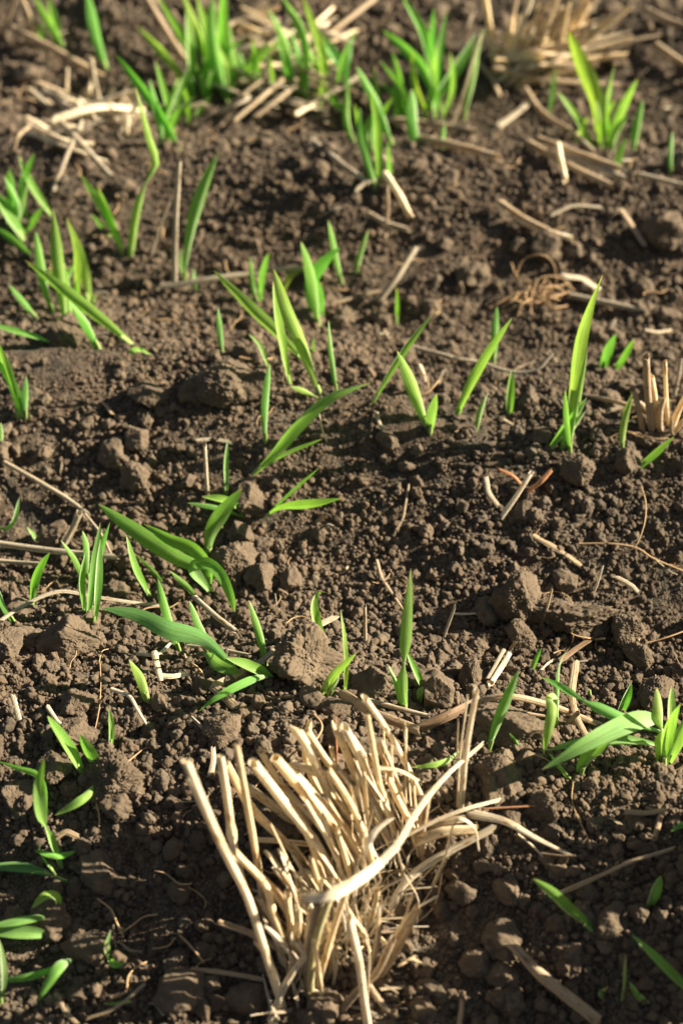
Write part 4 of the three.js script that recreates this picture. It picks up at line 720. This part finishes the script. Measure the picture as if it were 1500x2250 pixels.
// fine roots
function rootLine(label, r, runs, mat = rootMat, name = 'root_fibre') {
  const gs = runs.map(([xy, h]) => { const p = lying(xy, h); return new THREE.TubeGeometry(spline(p), 30, r * rr(0.7, 1.1), 5); });
  const g = mergeGeometries(gs), at = new THREE.Vector3(g.attributes.position.getX(0), g.attributes.position.getY(0), g.attributes.position.getZ(0));
  const m = mesh(local(g, at), mat); m.position.copy(at); return tag(m, name, once(label), 'root', 'exposed dry roots');
}
{
  const R = rng(303), runs = [[[1130, 610, 1150, 570, 1190, 560, 1215, 580, 1222, 620], [3, 10, 14, 10, 4]], [[1165, 690, 1170, 640, 1185, 612, 1230, 610, 1262, 640], [3, 6, 9, 8, 4]]];
  for (let i = 0; i < 26; i++) { const a = rr(0, 6.28, R), x = 1170 + rr(-40, 40, R), y = 645 + rr(-28, 28, R), L = rr(30, 95, R); runs.push([[x, y, x + Math.cos(a) * L * 0.5 + rr(-12, 12, R), y + Math.sin(a) * L * 0.3 + rr(-10, 10, R), x + Math.cos(a) * L, y + Math.sin(a) * L * 0.6], [3, rr(3, 8, R), 2]]); }
  rootLine('looping tangle of dry brown roots on the far slope', 0.0003, runs, rootMat, 'root_tangle');
}
rootLine('single grey hair root curving beside the lit slope edge', 0.00022, [[[1408, 1068, 1418, 1110, 1412, 1160, 1390, 1205, 1350, 1216], [3, 8, 10, 7, 3]]]);
rootLine('fine branching pale root in the furrow shade', 0.0003, [[[1265, 1372, 1250, 1376, 1255, 1392, 1290, 1402, 1300, 1402], [4, 5, 5, 4, 3]], [[1252, 1380, 1258, 1400, 1256, 1412], [5, 4, 2]]]);
rootLine('thin root running across the shaded right furrow', 0.0003, [[[1375, 1416, 1430, 1410, 1465, 1400, 1520, 1380], [3, 3, 4, 3]]]);
rootLine('long fine root threading down right of the wide leaf', 0.00018, [[[1258, 1720, 1256, 1760, 1270, 1800, 1290, 1840, 1298, 1865], [4, 5, 5, 4, 3]]]);
rootLine('looped fine root on the lit slope', 0.0003, [[[1270, 1195, 1345, 1195, 1400, 1205, 1430, 1225, 1500, 1255], [3, 5, 5, 4, 3]]]);
rootLine('thin white root hanging below the plump leaf', 0.0002, [[[218, 1455, 226, 1430, 250, 1425], [3, 4, 3]], [[220, 1455, 222, 1500, 218, 1560, 210, 1600], [4, 4, 3, 3]]]);
rootLine('curled fine root at the foot of the crumbly clod', 0.0003, [[[205, 1745, 214, 1770, 219, 1800, 218, 1816], [5, 4, 3, 3]]]);
rootLine('brown thread root in the near shade beside the clump', 0.0003, [[[395, 2055, 420, 2080, 448, 2115], [3, 4, 3]], [[335, 2085, 370, 2078, 385, 2060], [3, 3, 3]]]);
rootLine('pale root thread standing out under the tall bent shoot', 0.0003, [[[215, 1975, 245, 2000, 258, 2030, 272, 2060], [3, 5, 5, 3]]]);
// ---------------------------------------------------------------- clods
clod('large sunlit clod, sunlight put into its tone, standing in the furrow with a straw shadow', 668, 1455, 66, { sx: 1.0, sy: 1.12, sz: 0.9, up: 0.55, cuts: 6, rough: 0.3, fine: 0.075, deep: 0.08, facet: [0.62, 0.6, 0.5, 0.55], seed: 12, tone: 1.12 });  // raised tone paints sunlight into the clod colour
clod('round shaded clod below the tall triple shoot', 492, 838, 54, { up: 0.4 });
clod('grey flat-faced clod leaning right of the round shaded one', 562, 852, 36, { cuts: 7 });
clod('dark clod wedged under the round shaded one', 432, 862, 32, {});
clod('big angular clod set in the slope, lit along one edge', 1132, 1325, 60, { sx: 0.85, sy: 1.15, sz: 0.8, cuts: 5, deep: 0.1, rough: 0.26, fine: 0.07, facet: [0.85, 0.45, 0.2, 0.5], seed: 31, up: 0.55 });
clod('broken foot piece under the big angular slope clod', 1142, 1398, 36, {});
clod('wide overhanging earth block above the shaded furrow', 1268, 1350, 62, { sx: 1.2, sy: 0.7, sz: 0.7, up: 0.25, rough: 0.3, fine: 0.1 });
clod('leaning slab clod at the right of the overhanging block', 1372, 1385, 40, { cuts: 6 });
clod('flat pale stone-like clod on top of the slope', 1243, 1272, 26, { cuts: 6, flat: 0.6, fine: 0.03 });
clod('tall rough dark clod beside the cut pair of straws', 1032, 1488, 40, { sx: 0.75, sy: 1.2, sz: 0.8, rough: 0.2 });
clod('tall smooth slab clod right of the tallest furrow leaf', 957, 1530, 44, { sx: 0.68, sy: 1.25, sz: 0.7, cuts: 6, fine: 0.03 });
clod('broad tilted clod left of the tallest furrow leaf', 824, 1502, 42, { sx: 1.1, sy: 0.8, sz: 0.8, cuts: 7, tilt: 20 });
clod('rounded clod on the lit near ridge above the clump', 486, 1602, 42, { rough: 0.2 });
clod('broad low clod on the ridge below the six-leaf tuft', 165, 1405, 66, { sx: 1.1, sy: 0.8, sz: 0.8, seed: 77 });
clod('edge clod beside the broad low ridge clod', 12, 1420, 44, {});
clod('small rough clod in front of the broad low ridge clod', 168, 1546, 36, { knobs: 0.15 });
clod('smooth round clod just behind the slanting leaf pair', 165, 1612, 34, { rough: 0.1 });
clod('round dark clod on the furrow wall, middle of three', 577, 1268, 36, { rough: 0.1 });
clod('flatter clod on the furrow wall, right of three', 640, 1276, 26, {});
clod('wide dark clod on the furrow wall, highest of three', 520, 1228, 42, {});
clod('blocky clod between the paddle leaf and the open V', 552, 1100, 36, {});
clod('lit clod under the paddle leaf, its tone lightened as by sun', 525, 1172, 32, { tone: 1.08, rough: 0.2 });  // lighter tone stands in for sun on this clod
clod('angular block clod in half light right of the clump', 1090, 1702, 46, { sx: 1, cuts: 5, rough: 0.26, fine: 0.07, deep: 0.1, facet: [0.15, 0.75, 0.65, 0.55], seed: 205 });
clod('broad clod with a sunlit crumbly face behind the clump', 1110, 1600, 62, { sx: 1.2, sy: 0.8, sz: 0.8, seed: 64, tone: 1.05 });  // slightly raised tone imitates sun on its face
clod('crumbly clod of stuck granules under the short stubby leaf', 250, 1712, 48, { knobs: 0.13, rough: 0.26, fine: 0.13 });
clod('smooth dark clod in deep shade beside the clump foot', 392, 2165, 48, { sx: 1.15, sy: 0.75, sz: 0.85, cuts: 6, fine: 0.03 });
clod('knobbly dim clod beside the small curled shoot', 205, 2075, 44, { tilt: 25, sx: 1.2, sy: 0.8, sz: 0.8 });
clod('dark far clod at the edge of the lit far soil', 1455, 512, 42, {});
clod('pale blurred clod on the far lit soil', 1192, 548, 30, {});
clod('round grey clod at the end of the furrow by the edge', 1402, 1442, 36, {});
clod('shaded clod behind the edge tuft of four leaves', 1438, 1535, 42, {});
clod('dark clod at the foot of the short stubby leaf', 118, 1690, 38, {});
clod('dim clod at the left edge below the slanting leaf', 45, 1742, 38, {});
clod('reddish small clod before the slim shoots', 740, 1553, 26, { sx: 1.2, sy: 0.9, sz: 0.9 });
clod('round little clod left of the reddish one', 697, 1545, 19, { rough: 0.1 });
clod('dull clod beside the dark slanting near leaf', 1335, 2020, 36, { cuts: 6 });
clod('lit-topped clod in dapples right of the clump', 1010, 1960, 30, {});
clod('second lit-topped clod in dapples nearer the bottom', 1110, 1955, 26, {});
clod('brown clod caught inside the straw clump', 617, 1885, 26, {});
clod('rough clod on the shaded slope under the wide leaf', 1192, 1765, 36, { knobs: 0.1 });
clod('split clod between the angular block and the spear leaf', 1150, 1668, 20, {});
clod('low clod at the ridge top left of the broad hollow', 305, 960, 26, {});
clod('lit lump on the ridge by the flat dark leaf', 145, 735, 40, { rough: 0.2 });
clod('broad low lump below the tuft on the middle ridge', 330, 870, 38, { flat: 0.6 });
clod('clod at the foot of the tallest five-leaf shoot', 1262, 1035, 32, { knobs: 0.12 });
clod('clod beside the low slanting edge leaf', 1375, 1010, 30, { knobs: 0.1 });
clod('small pale clod among crumbs under the frayed straw', 1150, 1126, 22, {});
clod('dark clod in the corner shade by the diagonal straw', 1045, 2120, 34, {});
clod('near dim clod at the bottom edge under the clump', 930, 2215, 24, {});
{ // the smaller ones, alike
  const R = rng(9090), shapes = []; for (let i = 0; i < 14; i++) shapes.push(lump(500 + i * 3, 13, { cuts: 9, rough: 0.18, fine: 0.09, flat: 0.88, knobs: i % 3 ? 0 : 0.16 }));
  for (let i = 0; i < 235; i++) {
    let x, z; do { x = rr(-0.19, 0.19, R); z = rr(-0.38, 0.19, R); } while (Math.abs(x) > 0.105 + (0.19 - z) * 0.15 || n3(x * 22, 77, z * 22) < -0.25 + 0.5 * R() - 0.25);
    const r = rr(0.0024, 0.0056, R) * (R() < 0.3 ? 1.2 : 0.85), m = mesh(shapes[i % 14], clodMat);
    m.position.set(x, ground(x, z) + r * 0.3, z); m.scale.set(r * rr(0.85, 1.25, R), r * rr(0.75, 1.05, R), r); m.rotation.set(rr(-0.4, 0.4, R), rr(0, 6.28, R), rr(-0.4, 0.4, R));
    tag(m, 'soil_clod', 'small rounded soil clod of a few millimetres lying among the crumbs', 'soil clod', 'small alike soil clods');
  }
}
{ // flecks of chaff, alike
  const R = rng(606), shared = [];
  for (let i = 0; i < 12; i++) { const L = rr(0.004, 0.013, R), p = [new THREE.Vector3(-L / 2, 0, 0), new THREE.Vector3(0, rr(0, 0.0012, R), rr(-0.001, 0.001, R)), new THREE.Vector3(L / 2, 0, 0)]; shared.push(strawGeo(p, rr(0.5, 1.7, R) * 0.001 / toPx(p[1]), { flat: rr(0.2, 0.6, R), sides: 6, n: 4, rag: 2.5, taper: rr(0.5, 1, R) })); }
  for (let i = 0; i < 230; i++) {
    let x, z; do { x = rr(-0.19, 0.19, R); z = rr(-0.38, 0.19, R); } while (Math.abs(x) > 0.105 + (0.19 - z) * 0.15);
    const m = mesh(shared[i % 12], STRAW[['dull', 'grey', 'dull', 'pale', 'brown', 'dull', 'grey'][i % 7]]);
    m.position.set(x, ground(x, z) + rr(0.001, 0.0022, R), z); m.rotation.set(rr(0, 6, R), rr(0, 6.28, R), rr(-0.5, 0.5, R)); m.scale.setScalar(rr(0.6, 1.15, R));
    tag(m, 'chaff_fleck', 'tiny fleck of dry straw chaff on the soil crumbs', 'chaff', 'flecks of chaff scattered over the soil');
  }
}
{ // hair-thin dry rootlets, alike
  const R = rng(7171), gs = [];
  for (let i = 0; i < 10; i++) { const p = []; let a = rr(0, 6, R), q = new THREE.Vector3(); for (let k = 0; k < 5; k++) { p.push(q.clone()); a += rr(-0.9, 0.9, R); q = q.clone().add(new THREE.Vector3(Math.cos(a) * 0.003, rr(-0.0008, 0.0012, R), Math.sin(a) * 0.003)); } gs.push(new THREE.TubeGeometry(spline(p), 14, rr(0.00012, 0.00026, R), 5)); }
  for (let i = 0; i < 150; i++) {
    let x, z; do { x = rr(-0.19, 0.19, R); z = rr(-0.3, 0.19, R); } while (Math.abs(x) > 0.105 + (0.19 - z) * 0.15);
    const m = mesh(gs[i % 10], rootMat); m.position.set(x, ground(x, z) + 0.0014, z); m.rotation.y = rr(0, 6.28, R); m.scale.setScalar(rr(0.7, 1.4, R));
    tag(m, 'root_hair', 'hair-thin brown rootlet lying loose on the crumbs', 'root', 'hair-thin rootlets on the soil');
  }
}
renderer.render(scene, camera);
